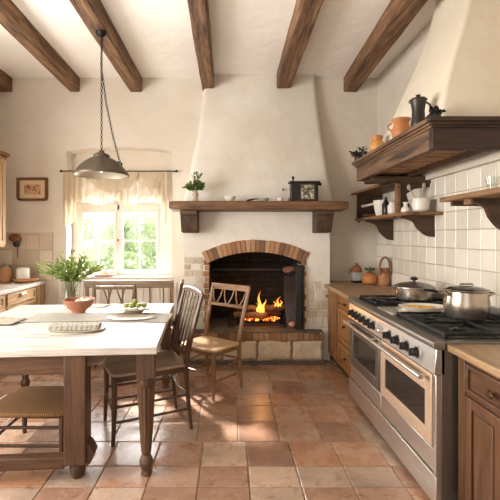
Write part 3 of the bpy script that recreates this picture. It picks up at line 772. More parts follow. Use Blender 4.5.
MB().lathe([(.04,0),(.064,.03),(.068,.07),(.05,.105),(.04,.115),(.046,.12),(.04,.122)], (1.38, 3.70, ZH)).build('jar_body', 'yellowclay', pt, smooth=True)
MB().lathe([(.044,0),(.05,.01),(.05,.034),(.03,.042),(0,.044)], (1.38, 3.70, ZH+.118)).build('lid', 'orange', pt, smooth=True)
def dark_sprig(c, label, n, spread, hgt, sd):
    r2 = random.Random(sd); t = thing('dried_sprig', label, 'dried plant', c)
    MB().lathe([(.03,0),(.038,.02),(.034,.05),(.024,.06)], c, 16).build('pot', 'black', t, smooth=True)
    m = MB()
    for k in range(n):
        a = r2.uniform(0, 2*PI); d = Vector((math.cos(a)*spread, math.sin(a)*spread, r2.uniform(.2, 1)*hgt)); b = Vector(c)+Vector((0,0,.055))
        m.tube([b, b+d*.6, b+d], .003, 5)
        for q in range(4): m.leaf(b+d*(.5+.16*q), (r2.uniform(-1,1), r2.uniform(-1,1), r2.uniform(-.6,1)), .035, .024)
    m.build('foliage', 'leafblack', t, recalc=False)
dark_sprig((1.34, 4.11, ZH), 'black dried sprig at the far end of the range canopy', 16, .07, .08, 3)
dark_sprig((1.40, 2.70, ZH), 'dark dried sprig just right of the pewter pitcher', 10, .035, .045, 5)

# ================================================================== WALL SHELVES
sh = thing('wall_shelf_unit', 'dark oak boxed wall shelf unit below the range canopy, holding crockery', 'shelf', (1.77, 4.3, 1.69))
SX = 1.60
MB().box(SX, XR-.009, 3.58, 5.04, 1.69, 1.72).build('lower_board', 'shelf', sh, bevel=.003)
MB().box(SX-.03, XR-.009, 4.17, 5.10, 2.02, 2.048).build('top_board', 'shelf', sh, bevel=.003)
MB().box(SX+.01, XR-.01, 4.985, 5.01, 1.72, 2.02).build('side_panel', 'darkwood_z', sh)
MB().box(SX+.005, SX+.04, 3.80, 3.85, 1.72, 2.02).build('front_post', 'shelf', sh, bevel=.003)
q = [(SX+.04, 1.72), (SX+.04, 2.02), (XR-.01, 2.02), (XR-.01, 1.97), (1.78, 1.95), (1.70, 1.90), (1.72, 1.84), (1.74, 1.76), (1.74, 1.72)]
MB().prism(q, 'y', 3.815, 3.84).build('scroll_panel', 'darkwood_z', sh, bevel=.002)
MB().box(SX+.0, XR-.01, 3.80, 4.17, 2.0, 2.02).build('top_rail', 'darkwood', sh)
def scroll(yc, par, x0=SX+.01, zt=1.69, zh=.24, t=.03):
    n = 10; q = [(XR-.01, zt), (x0, zt), (x0, zt-.025)]
    for i in range(n+1):
        a = i/n; q.append((x0+.02+(XR-.05-x0-.02)*a, zt-.03-(zh-.03)*(a**1.8 if a < .5 else 1-(1-a)**1.1*.62*1.0 if False else a*a*(3-2*a)*.98)))
    q.append((XR-.01, zt-zh))
    MB().prism(q, 'y', yc-t/2, yc+t/2).build('bracket', 'darkwood', par, bevel=.003)
scroll(4.67, sh); scroll(3.74, sh, zh=.2)
for y in (4.99, 3.9): MB().ball((SX+.03, y, 1.678), .014).build('peg', 'darkwood', sh, smooth=True)

ss = thing('wall_shelf', 'single oak wall shelf at the right edge, below the near end of the canopy', 'shelf', (1.77, 2.5, 1.77))
MB().box(1.60, XR-.009, 1.7, 3.03, 1.755, 1.79).build('shelf_board', 'shelf', ss, bevel=.004)
scroll(2.74, ss, 1.66, 1.755, .22, .04); scroll(2.05, ss, 1.66, 1.755, .22, .04)
MB().box(1.64, XR-.01, 2.92, 2.95, 1.72, 1.755).build('rail', 'darkwood', ss)
MB().box(1.635, 1.66, 2.70, 2.78, 1.715, 1.755).build('bracket_cap', 'shelf', ss, bevel=.004)
for (x, y, lb) in ((1.72, 2.60, 'left clear glass tumbler on the single wall shelf'), (1.74, 2.42, 'right clear glass tumbler on the single wall shelf, cut by the frame edge')):
    tag(MB().lathe([(.028,0),(.03,.004),(.042,.095),(.039,.095),(.027,.008),(0,.007)], (x, y, 1.7905), 20).build('glass_tumbler', 'vaseglass', origin=(x, y, 1.79), smooth=True), lb, 'glass', 'tumblers on the single shelf')

ZS = 1.7205
# books / dark tins on left
for k, (h, wd) in enumerate(((.022,.12),(.022,.115),(.02,.10))):
    z = ZS+sum((.022,.022,.02)[:k]); tag(MB().box(1.66, 1.66+wd, 4.80, 4.96, z, z+h).build('book', 'black' if k != 1 else 'leather', origin=(1.7, 4.85, z), bevel=.002),
        ['dark book at the bottom of the small stack in the shelf unit', 'brown book in the middle of the small stack in the shelf unit', 'dark book on top of the small stack in the shelf unit'][k], 'book', 'small stack of books')
mg = thing('mixing_jug', 'white ribbed jug with a long handle in the shelf unit', 'jug', (1.70, 4.55, ZS))
MB().lathe([(.05,0),(.055,.01),(.075,.09),(.085,.18),(.078,.18),(.068,.09),(0,.012)], (1.73, 4.52, ZS), 32, wob=.012).build('jug_body', 'ceramic', mg, smooth=True)
MB().tube([(1.68, 4.60, ZS+.15), (1.64, 4.70, ZS+.14), (1.61, 4.80, ZS+.135)], [.012,.014,.016]).build('handle', 'ceramic', mg, smooth=True)
tag(MB().lathe([(.035,0),(.04,.01),(.04,.12),(.02,.15),(.012,.19),(.016,.2),(0,.2)], (1.69, 4.28, ZS)).build('dark_bottle', 'black', origin=(1.69, 4.28, ZS), smooth=True), 'dark bottle between the white jugs in the shelf unit', 'bottle')
tag(MB().lathe([(.035,0),(.05,.02),(.05,.09),(.03,.12),(.035,.13),(.03,.13)], (1.70, 4.13, ZS)).build('white_jar', 'ceramic', origin=(1.70, 4.13, ZS), smooth=True), 'white jar beside the dark bottle in the shelf unit', 'jar')
tag(MB().lathe([(.036,0),(.042,.012),(.04,.035),(.02,.055),(.016,.075),(.026,.095),(.022,.097)], (1.665, 3.75, ZS)).build('oil_jug', 'ceramic', origin=(1.665, 3.75, ZS), smooth=True), 'small white jug on the open end of the shelf unit', 'jug')
tp = thing('utensil_pot', 'large white pot holding utensils on the open end of the shelf unit', 'pot', (1.79, 3.72, ZS))
MB().lathe([(.05,0),(.07,.02),(.078,.08),(.07,.13),(.062,.13),(.066,.08),(0,.02)], (1.79, 3.72, ZS)).build('pot_body', 'ceramic', tp, smooth=True)
for dx, l, lb in ((-.1,.14,'wooden spoon leaning left in the white pot'),(.03,.16,'wooden spoon standing upright in the white pot')):
    sp = thing('wooden_spoon', lb, 'spoon', (1.79, 3.72, ZS+.025), 'spoons in the white pot')
    MB().tube([(1.79-dx*.2, 3.72, ZS+.025), (1.79+dx*.5, 3.72, ZS+.14), (1.79+dx, 3.72, ZS+.10+l*.8)], .006).build('handle', 'stoneware', sp, smooth=True)
    MB().ball((1.79+dx*1.08, 3.72, ZS+.12+l*.8), .022, 2, (.8,.4,1.3)).build('spoon_bowl', 'stoneware', sp, smooth=True)

# ================================================================== RIGHT CABINETS
def knob(par, x, y, z, mat='iron', r=.014):
    MB().tube([(x, y, z), (x-.016, y, z), (x-.018, y, z), (x-.03, y, z)], [r*.45, r*.45, r, r*.7], 14).build('knob', mat, par, smooth=True)
def cab_front(par, name, ya, yb, za, zb, X, my, mz, knobs=(), mat_knob='iron', mull=False, kr=.014):
    """framed front facing -X"""
    t = .05 if zb-za > .22 else .022
    m = MB(); m.box(X-.018, X, ya, ya+t, za, zb); m.box(X-.018, X, yb-t, yb, za, zb); m.box(X-.018, X, ya+t, yb-t, za, za+t); m.box(X-.018, X, ya+t, yb-t, zb-t, zb)
    m.box(X-.006, X, ya+t, yb-t, za+t, zb-t)
    if mull: ym = (ya+yb)/2; m.box(X-.018, X, ym-.022, ym+.022, za+t, zb-t)
    d = m.build(name, mz if zb-za > .22 else my, par, bevel=.003)
    if zb-za > .22:
        g = .016; pn = MB()
        spans = [(ya+t+g, yb-t-g)] if not mull else [(ya+t+g, ym-.022-g), (ym+.022+g, yb-t-g)]
        for a, b in spans: pn.box(X-.014, X-.006, a, b, za+t+g, zb-t-g)
        pn.build('panel', mz, d, bevel=.006)
    for (y, z) in knobs: knob(d, X-.018, y, z, mat_knob, kr)
    return d
CF = 1.225
c1 = thing('base_cabinet', 'narrow oak base cabinet beside the fireplace hearth', 'cabinet', (1.5, 4.64, 0))
MB().box(CF, XR-.01, 4.435, 4.845, .08, .878).build('carcass', 'oak_z', c1)
MB().box(CF+.05, XR-.01, 4.435, 4.845, 0, .08).build('plinth', 'black', c1)
cab_front(c1, 'door', 4.455, 4.83, .10, .86, CF, 'oak_y', 'oak_z', [(4.80, .78)])
c2 = thing('base_cabinet', 'oak base cabinet with two drawers and a door, far side of the range', 'cabinet', (1.5, 4.08, 0))
MB().box(CF, XR-.01, 3.745, 4.43, .08, .878).build('carcass', 'oak_z', c2)
MB().box(CF+.05, XR-.01, 3.745, 4.43, 0, .08).build('plinth', 'black', c2)
cab_front(c2, 'drawer', 3.77, 4.40, .745, .86, CF, 'oak_y', 'oak_z', [(4.08, .80)])
cab_front(c2, 'door', 3.77, 4.40, .37, .725, CF, 'oak_y', 'oak_z', [(4.12, .56)])
cab_front(c2, 'drawer', 3.77, 4.40, .11, .35, CF, 'oak_y', 'oak_z', [(4.08, .24)])
m = MB().box(1.165, XR-.009, 3.735, 4.84, .88, .92); m.box(1.24, XR-.009, 4.84, 5.19, .88, .92)
tag(m.build('worktop', 'worktop', origin=(1.5, 4.4, .88), bevel=.006), 'oak worktop between the range and the back wall', 'worktop')
c3 = thing('base_cabinet', 'dark brown base cabinet in the right foreground with a round metal knob', 'cabinet', (1.5, 1.7, 0))
CN = 1.235
MB().box(CN, XR-.01, 1.2, 2.135, .08, .878).build('carcass', 'brown_z', c3)
MB().box(CN+.05, XR-.01, 1.2, 2.135, 0, .08).build('plinth', 'black', c3)
MB().box(CN-.008, CN, 2.075, 2.135, .08, .878).build('pilaster', 'brown_z', c3, bevel=.003)
cab_front(c3, 'drawer', 1.56, 2.055, .70, .845, CN, 'brown_y', 'brown_z', [(1.83, .772)], 'brass', kr=.02)
cab_front(c3, 'door', 1.56, 2.055, .10, .68, CN, 'brown_y', 'brown_z', [], mull=True)
cab_front(c3, 'door', 1.22, 1.54, .10, .68, CN, 'brown_y', 'brown_z', [])
m = MB().box(1.175, XR-.009, 1.18, 2.148, .88, .92)
tag(m.build('worktop', 'worktop', origin=(1.5, 1.7, .88), bevel=.008), 'oak worktop in the right foreground, near side of the range', 'worktop')

# ------------------------------------------------------------------ range cooker
rc = thing('range_cooker', 'wide stainless steel double-oven range cooker with gas hob', 'range cooker', (1.5, 2.95, 0))
RX, RY0, RY1 = 1.155, 2.165, 3.72
MB().box(RX, XR-.012, RY0, RY1, .06, .895).build('body', 'steeldark', rc, bevel=.003)
MB().box(RX-.01, XR-.012, RY0-.004, RY1+.004, .895, .925).build('hob_top', 'steeldark', rc, bevel=.004)
m = MB(); q = [(RX+.02, .93), (RX-.03, .93), (RX-.045, .92), (RX-.045, .895), (RX-.035, .885), (RX+.02, .885)]
m.prism(q, 'y', RY0-.006, RY1+.006).build('front_rail', 'steeldark', rc, bevel=.003)
m = MB(); q = [(RX+.02, .884), (RX-.025, .884), (RX-.04, .75), (RX+.02, .745)]
m.prism(q, 'y', RY0, RY1).build('control_panel', 'steel', rc, bevel=.003)
for k, y in enumerate((3.58,3.48,3.39,3.29,3.18,3.07,2.90,2.77,2.64,2.50,2.37)):
    r = .029 if k != 6 else .02; x0 = RX-.033; z = .812
    MB().tube([(x0+.002, y, z), (x0-.005, y, z)], r*1.35, 18).build('knob_bezel', 'steel', rc, smooth=True)
    o = MB().tube([(x0, y, z), (x0-.008, y, z), (x0-.0085, y, z), (x0-.038, y, z+.002), (x0-.041, y, z+.002)], [r*1.15, r*1.15, r*.9, r*.8, r*.6], 18).bar((x0-.046, y, z-r*.7), (x0-.046, y, z+r*.75), .008, .012).build('control_knob', 'black' if k != 6 else 'steel', rc, smooth=True)
def oven(ya, yb, mat, lab):
    X = RX; za, zb = .335, .735
    m = MB(); t = .075
    m.box(X-.03, X, ya, ya+t, za, zb); m.box(X-.03, X, yb-t, yb, za, zb); m.box(X-.03, X, ya+t, yb-t, za, za+t*1.05); m.box(X-.03, X, ya+t, yb-t, zb-t*1.5, zb)
    d = m.build('oven_door', mat, rc, bevel=.004); d['label'] = lab
    MB().box(X-.022, X-.004, ya+t, yb-t, za+t*1.05, zb-t*1.5).build('door_glass', 'ovenglass', d)
    h = MB().tube([(X-.085, ya+.01, .715), (X-.085, yb-.01, .715)], .013, 14).build('door_handle', 'steel', d, smooth=True)
    for y in (ya+.05, yb-.05): MB().tube([(X-.03, y, .715), (X-.085, y, .715)], .009, 10).build('handle_bracket', 'steel', d, smooth=True)
oven(2.215, 2.955, 'copperdoor', 'oven door with a warm bronze-toned frame'); oven(2.985, 3.69, 'steeldark', 'dark steel oven door')
MB().box(RX-.02, RX, 2.20, 2.965, .20, .322).build('storage_drawer', 'steel', rc, bevel=.004)
MB().box(RX-.02, RX, 2.975, 3.70, .20, .322).build('storage_drawer', 'steel', rc, bevel=.004)
MB().box(RX-.03, RX, RY0, RY1, .035, .19).build('kick_panel', 'steel', rc, bevel=.004)
for y in (RY0+.05, RY1-.05):
    for x in (RX+.05, XR-.1): MB().lathe([(.02,0),(.02,.06)], (x, y, 0), 10).build('foot', 'black', rc)
MB().box(RX-.03, RX, RY0, RY0+.03, .2, .745).build('side_stile', 'steel', rc, bevel=.003)
def grate(ya, yb):
    xa, xb = RX+.06, XR-.10; z0, z1 = .925, .958
    MB().box(xa-.01, xb+.01, ya-.01, yb+.01, .925, .931).build('burner_tray', 'castiron', rc)
    m = MB()
    for y in (ya, (ya+yb)/2, yb): m.box(xa, xb, y-.008, y+.008, z1-.016, z1)
    for x in (xa, xa+(xb-xa)/2, xb): m.box(x-.008, x+.008, ya, yb, z1-.016, z1)
    for x in (xa, xb):
        for y in (ya, yb): m.box(x-.01, x+.01, y-.01, y+.01, z0, z1)
    for cx in (xa+(xb-xa)*.25, xa+(xb-xa)*.75):
        for cy in ((ya*3+yb)/4, (ya+3*yb)/4):
            for a in range(4):
                d = Vector((math.cos(a*PI/2+PI/4), math.sin(a*PI/2+PI/4), 0)); c = Vector((cx, cy, z1-.007))
                m.bar(c+d*.035, c+d*.13, .011, .014)
            MB().lathe([(.045,0),(.045,.008),(.03,.010),(.03,.018),(0,.02)], (cx, cy, .931), 20).build('burner', 'irongrey', rc, smooth=True)
    m.build('grate', 'castiron', rc, bevel=.002)
grate(2.24, 2.86); grate(3.26, 3.66)
MB().box(RX+.04, XR-.09, 2.90, 3.21, .925, .935).build('griddle_plate', 'steel', rc, bevel=.003)
MB().box(XR-.06, XR-.012, RY0, RY1, .925, .99).build('rear_upstand', 'steeldark', rc, bevel=.004)

# pots
pz = .9585
sp = thing('stock_pot', 'large steel stock pot with glass lid on the near burners', 'pot', (1.615, 2.66, pz))
cc = (1.585, 2.66, pz)
MB().lathe([(.105,0),(.122,.01),(.136,.055),(.136,.11),(.127,.155),(.125,.175),(.134,.182),(.128,.182),(.120,.175),(.13,.1),(.0,.006)], cc, 40).build('pot_body', 'steelpot', sp, smooth=True)
MB().lathe([(.133,0),(.131,.006),(.10,.020),(.04,.028),(0,.029)], (cc[0], cc[1], pz+.182), 36).build('lid', 'ovenglass', sp, smooth=True)
MB().tube([(cc[0]+.134*math.cos(k*PI/20), cc[1]+.134*math.sin(k*PI/20), pz+.185) for k in range(41)], .005, 8).build('lid_rim', 'steelpot', sp, smooth=True)
MB().tube([(cc[0]-.045, cc[1], pz+.205), (cc[0]-.04, cc[1], pz+.222), (cc[0]+.04, cc[1], pz+.222), (cc[0]+.045, cc[1], pz+.205)], .007).build('lid_handle', 'steelpot', sp, smooth=True)
for s_ in (-1, 1):
    MB().tube([(cc[0]+s_*.128, cc[1]-.035, pz+.15), (cc[0]+s_*.165, cc[1]-.03, pz+.165), (cc[0]+s_*.165, cc[1]+.03, pz+.165), (cc[0]+s_*.128, cc[1]+.035, pz+.15)], .008).build('side_handle', 'steelpot', sp, smooth=True)
MB().tube([(cc[0]-.128, cc[1]+.03, pz+.155), (cc[0]-.19, cc[1]+.05, pz+.17), (cc[0]-.25, cc[1]+.07, pz+.175)], [.008,.01,.009]).build('long_handle', 'black', sp, smooth=True)
sp = thing('saute_pan', 'wide shallow steel pan with domed lid and black knob on the far burners', 'pan', (1.60, 3.44, pz))
cc = (1.60, 3.44, pz)
MB().lathe([(.135,0),(.15,.008),(.155,.05),(.157,.10),(.163,.104),(.155,.104),(.148,.05),(0,.006)], cc, 40).build('pan_body', 'steelpot', sp, smooth=True)
MB().lathe([(.166,0),(.165,.006),(.12,.028),(.05,.042),(0,.044)], (cc[0], cc[1], pz+.104), 36).build('lid', 'steeldark', sp, smooth=True)
MB().lathe([(.012,0),(.010,.012),(.03,.02),(.032,.034),(.016,.044),(0,.046)], (cc[0], cc[1], pz+.146), 20).build('lid_knob', 'black', sp, smooth=True)
for s_ in (-1, 1): MB().tube([(cc[0]+s_*.15, cc[1]-.03, pz+.085), (cc[0]+s_*.172, cc[1]-.025, pz+.095), (cc[0]+s_*.172, cc[1]+.025, pz+.095), (cc[0]+s_*.15, cc[1]+.03, pz+.085)], .007).build('side_handle', 'steelpot', sp, smooth=True)
bd = thing('baking_dish', 'oval cream baking dish on the griddle between the pans', 'dish', (1.47, 3.02, .9355))
MB().lathe([(.10,0),(.12,.006),(.168,.038),(.16,.040),(.11,.014),(0,.010)], (1.47, 3.02, .9355), 36, 1.08, .72).build('dish_body', 'ceramic', bd, smooth=True)
m = MB()
for k in range(110):
    a = rnd.uniform(0, 2*PI); r = .115*math.sqrt(rnd.random()); c = Vector((1.445+r*math.cos(a), 3.02+r*math.sin(a)*.62, .958+rnd.uniform(0, .014)*(1-r/.14)))
    d = Vector((rnd.uniform(-1,1), rnd.uniform(-1,1), rnd.uniform(-.2,.3))).normalized()*.013
    m.tube([c-d, c, c+d], .0055, 6)
tag(m.build('pasta', 'pasta', origin=(1.445, 3.02, .95), smooth=True), 'yellow pasta pieces heaped in the oval baking dish', 'food', kind='stuff')

# far worktop jars
ZW = .9205
t = thing('round_crock', 'round orange clay crock with a leafy sprig at the far end of the worktop', 'crock', (1.70, 4.80, ZW))
MB().lathe([(.05,0),(.08,.02),(.094,.06),(.088,.10),(.06,.128),(.045,.132),(.05,.14),(.04,.138),(.03,.12)], (1.70, 4.80, ZW), 32, wob=.012).build('crock_body', 'orange', t, smooth=True)
m = MB()
for k in range(16):
    a = rnd.uniform(0, 2*PI); b = Vector((1.70, 4.80, ZW+.13)); d = Vector((math.cos(a)*.6, math.sin(a)*.6, .8)).normalized(); m.tube([b, b+d*.05], .002, 5); m.leaf(b+d*.04, d+Vector((rnd.uniform(-.6,.6),0,0)), .05, .025)
m.build('foliage', 'leafdark', t, recalc=False)
t = thing('strap_jug', 'tall tan jug with a looped leather strap, against the tiled wall corner', 'jug', (1.84, 4.72, ZW))
MB().lathe([(.06,0),(.066,.01),(.068,.12),(.062,.16),(.045,.18),(.05,.2),(.042,.2)], (1.845, 4.74, ZW), 28).build('jug_body', 'tanclay', t, smooth=True)
m = MB(); pts = [(1.845+.062*math.cos(a), 4.70, ZW+.20+.13*math.sin(a)) for a in [PI*k/12 for k in range(13)]]
m.tube([(1.907, 4.70, ZW+.12)]+pts+[(1.783, 4.70, ZW+.12)], .022, 8, flat=(.5, 1)).build('strap', 'leather', t, smooth=True)
m = MB().tube([(1.79, 4.69, ZW+.155), (1.845, 4.665, ZW+.16), (1.9, 4.69, ZW+.155)], .012, 8); m.build('strap_band', 'leather', t, smooth=True)
t = thing('coffee_grinder', 'small brown and grey coffee grinder in the worktop corner', 'grinder', (1.60, 4.98, ZW))
MB().box(1.545, 1.655, 4.93, 5.04, ZW, ZW+.025).build('base', 'black', t, bevel=.004)
MB().box(1.555, 1.645, 4.94, 5.03, ZW+.025, ZW+.13).build('case', 'greyceramic', t, bevel=.006)
MB().lathe([(.06,0),(.068,.02),(.055,.06),(.03,.085),(.012,.09),(.02,.105),(0,.118)], (1.60, 4.985, ZW+.13), 24).build('dome', 'leather', t, smooth=True)
MB().tube([(1.545, 4.97, ZW+.17), (1.51, 4.96, ZW+.16), (1.50, 4.96, ZW+.11)], .012).build('handle', 'leather', t, smooth=True)

# ================================================================== LEFT KITCHEN
lc = thing('base_cabinet', 'pale oak base cabinet under the left worktop', 'cabinet', (-2.68, 4.2, 0))
LF = -2.40
MB().box(XL+.005, LF, 2.9, 5.19, .08, .878).build('carcass', 'pale_z', lc)
MB().box(XL+.005, LF-.05, 2.9, 5.19, 0, .08).build('plinth', 'black', lc)
def lfront(name, ya, yb, za, zb, cup=None):
    t = .03; m = MB(); m.box(LF, LF+.018, ya, ya+t, za, zb); m.box(LF, LF+.018, yb-t, yb, za, zb); m.box(LF, LF+.018, ya+t, yb-t, za, za+t); m.box(LF, LF+.018, ya+t, yb-t, zb-t, zb); m.box(LF, LF+.008, ya+t, yb-t, za+t, zb-t)
    d = m.build(name, 'pale_y', lc, bevel=.003)
    if cup:
        MB().prism([(LF+.018, cup[1]-.018), (LF+.045, cup[1]-.012), (LF+.045, cup[1]+.008), (LF+.03, cup[1]+.02), (LF+.018, cup[1]+.02)], 'y', cup[0]-.055, cup[0]+.055).build('cup_handle', 'ceramic', d, bevel=.004)
        MB().ball((LF+.047, cup[0], cup[1]), .008).build('screw', 'iron', d, smooth=True)
lfront('drawer', 4.33, 4.96, .735, .865, (4.64, .83)); lfront('door', 4.33, 4.96, .10, .715)
lfront('drawer', 3.66, 4.27, .735, .865, (3.96, .83)); lfront('door', 3.66, 4.27, .10, .715)
MB().box(LF, LF+.012, 5.0, 5.09, .1, .87).build('pilaster', 'pale_z', lc, bevel=.003)
MB().box(LF-.002, -2.37, 5.09, 5.183, .0, .878).build('end_board', 'pale_z', lc, bevel=.003)
tag(MB().box(XL+.005, -2.365, 2.88, 5.19, .88, .92).build('worktop', 'tabletop', origin=(-2.68, 4.2, .88), bevel=.006), 'pale worktop along the left wall', 'worktop')
uc = thing('wall_cabinet', 'pale oak wall cupboard at the left edge of the photo', 'wall cupboard', (-2.80, 4.0, 1.37))
MB().box(XL+.005, -2.66, 3.4, 4.78, 1.37, 2.42).build('carcass', 'pale_z', uc, bevel=.003)
m = MB(); m.box(XL+.005, -2.645, 3.38, 4.80, 2.42, 2.45); m.box(XL+.005, -2.625, 3.36, 4.82, 2.45, 2.49); m.build('cornice', 'oak_y', uc, bevel=.006)
for ya, yb in ((3.42, 4.08), (4.10, 4.76)):
    m = MB(); t_ = .06; X = -2.66; m.box(X, X+.018, ya, ya+t_, 1.39, 2.40); m.box(X, X+.018, yb-t_, yb, 1.39, 2.40); m.box(X, X+.018, ya+t_, yb-t_, 1.39, 1.45); m.box(X, X+.018, ya+t_, yb-t_, 2.34, 2.40); m.box(X, X+.006, ya+t_, yb-t_, 1.45, 2.34)
    m.build('door', 'pale_z', uc, bevel=.003)
jr = thing('storage_jar', 'round copper-coloured jar with silver lid on the left worktop', 'jar', (-2.77, 4.98, ZW))
MB().lathe([(.055,0),(.078,.02),(.085,.09),(.08,.15),(.068,.185),(.06,.19)], (-2.77, 4.98, ZW), 28).build('jar_body', 'tanclay', jr, smooth=True)
MB().lathe([(.066,0),(.068,.01),(.05,.035),(.02,.042),(.018,.05),(0,.052)], (-2.77, 4.98, ZW+.188), 28).build('lid', 'steelpot', jr, smooth=True)
tag(MB().lathe([(.09,0),(.10,.006),(.145,.03),(.15,.06),(.143,.06),(.09,.012),(0,.01)], (-2.53, 5.0, ZW), 32, 1, .95).build('wooden_tray', 'tanclay', origin=(-2.53, 5.0, ZW), smooth=True), 'oval wooden bowl tray on the left worktop below the tan tiles', 'tray')
tag(MB().lathe([(.078,0),(.08,.004),(.078,.15),(.07,.17),(.062,.17),(.06,.02)], (-2.56, 5.0, ZW+.012), 28).build('ceramic_canister', 'ceramic', origin=(-2.56, 5.0, ZW+.012), smooth=True), 'white ceramic canister standing in the oval tray', 'canister')
br = thing('hanging_brush', 'round wooden brush with black handle hanging on the tan tiles', 'brush', (-2.74, 5.18, 1.4))
MB().ball((-2.745, 5.155, 1.475), .075, 3, (1.12, .32, .72)).build('brush_head', 'leather', br, smooth=True)
MB().lathe([(.03,0),(.04,.03),(.045,.055),(.02,.06)], (-2.725, 5.15, 1.36), 16, 1, .6).build('handle', 'black', br, smooth=True)
MB().tube([(-2.725, 5.17, 1.37), (-2.725, 5.185, 1.22)], .004).build('cord', 'iron', br, smooth=True)
pc = thing('framed_print', 'small brown framed print on the back wall, left of the window', 'picture', (-2.53, 5.18, 2.11))
cx, cz, hw, hh = -2.535, 2.105, .2, .15
def oct_ring(hw, hh, c): return [(cx-hw+c, cz-hh), (cx+hw-c, cz-hh), (cx+hw-c*.3, cz-hh+c*.3), (cx+hw, cz-hh+c), (cx+hw, cz+hh-.005), (cx+hw-.005, cz+hh), (cx-hw+.005, cz+hh), (cx-hw, cz+hh-.005), (cx-hw, cz-hh+c), (cx-hw+c*.3, cz-hh+c*.3)]
o_ = oct_ring(hw, hh, .045); i_ = oct_ring(hw-.035, hh-.032, .02)
m = MB(); n = len(o_)
A_ = [m.v((x, 5.165, z)) for x, z in o_]; B_ = [m.v((x, 5.172, z)) for x, z in i_]; A2_ = [m.v((x, 5.199, z)) for x, z in o_]; B2_ = [m.v((x, 5.199, z)) for x, z in i_]
for i in range(n):
    k = (i+1) % n; m.f([A_[i], A_[k], B_[k], B_[i]]); m.f([A_[i], A2_[i], A2_[k], A_[k]]); m.f([B_[i], B_[k], B2_[k], B2_[i]]); m.f([A2_[i], B2_[i], B2_[k], A2_[k]])
m.build('frame', 'framewood', pc)
MB().prism(i_, 'y', 5.186, 5.19).build('mount', 'paper', pc)
MB().box(cx-.105, cx+.105, 5.183, 5.186, cz-.065, cz+.06).build('print', 'art', pc)

# ================================================================== PENDANT LAMP
pl = thing('pendant_lamp', 'grey-brown metal dome pendant lamp hanging by chains over the table', 'pendant lamp', (-1.175, 3.67, 2.06))
LX, LY = -1.16, 3.67
outer = [(.245,0),(.248,.006),(.235,.03),(.20,.075),(.15,.125),(.10,.155),(.065,.165)]
inner = [(.06,.158),(.095,.148),(.145,.118),(.195,.068),(.23,.025),(.238,.0)]
m = MB(); m.lathe(outer+inner, (LX, LY, 2.055), 48, cap=False)
# close rim ring bottom
m.build('lamp_shade', 'lamp', pl, smooth=True, ang=60)
m = MB(); m.lathe([(.236,.004),(.228,.024),(.193,.066),(.143,.115),(.09,.145),(.04,.155)], (LX, LY, 2.052), 48, cap=False); m.build('shade_lining', 'lampin', pl, smooth=True)
MB().lathe([(.068,0),(.075,.006),(.072,.03),(.05,.045),(.028,.05),(.024,.07),(.012,.078),(0,.08)], (LX, LY, 2.212), 28).build('cap', 'lamp', pl, smooth=True)
MB().lathe([(.012,0),(.03,.03),(.034,.06),(.02,.09),(.018,.13)], (LX, LY, 2.085), 20).build('bulb', 'ceramic', pl, smooth=True)
MB().lathe([(.0,0),(.02,.004),(.045,.03),(.05,.05)], (LX, LY, 3.322), 24).build('ceiling_rose', 'iron', pl, smooth=True)
def chain(pts, name, link=.034, r=.0034):
    P = [Vector(p) for p in pts]; m = MB(); L = [0]
    for a, b in zip(P, P[1:]): L.append(L[-1]+(b-a).length)
    n = int(L[-1]/(link*.78)); k = 0
    for i in range(n):
        s = (i+.5)*L[-1]/n
        while L[k+1] < s: k += 1
        c = P[k].lerp(P[k+1], (s-L[k])/(L[k+1]-L[k])); t = (P[k+1]-P[k]).normalized()
        a = t.cross(Vector((0,1,0) if i % 2 else (1,0,0))).normalized(); 
        q = [c+t*(link/2)*math.cos(x)+a*.0085*math.sin(x) for x in [2*PI*g/8 for g in range(8)]]
        R = []
        nb_ = t.cross(a).normalized()
        for g in range(8):
            rad = (q[g]-c).normalized(); R.append([m.v(q[g]+rad*r*math.cos(h)+nb_*r*math.sin(h)) for h in (0, PI/2, PI, 3*PI/2)])
        for g in range(8):
            A, B = R[g], R[(g+1) % 8]
            for h in range(4): m.f([A[h], A[(h+1) % 4], B[(h+1) % 4], B[h]])
    m.build(name, 'iron', pl, smooth=True, ang=180)
chain([(LX, LY, 3.325), (LX, LY, 2.285)], 'chain')
chain([(LX+.01, LY-.01, 3.325), (LX+.0, LY-.012, 3.05), (LX+.045, LY-.012, 2.72), (LX+.11, LY-.01, 2.40), (LX+.155, LY-.01, 2.235), (LX+.17, LY-.01, 2.175)], 'side_chain')
MB().tube([(LX+.155, LY-.01, 2.18), (LX+.185, LY-.01, 2.165), (LX+.19, LY-.01, 2.145)], .007).build('shade_hook', 'iron', pl, smooth=True)

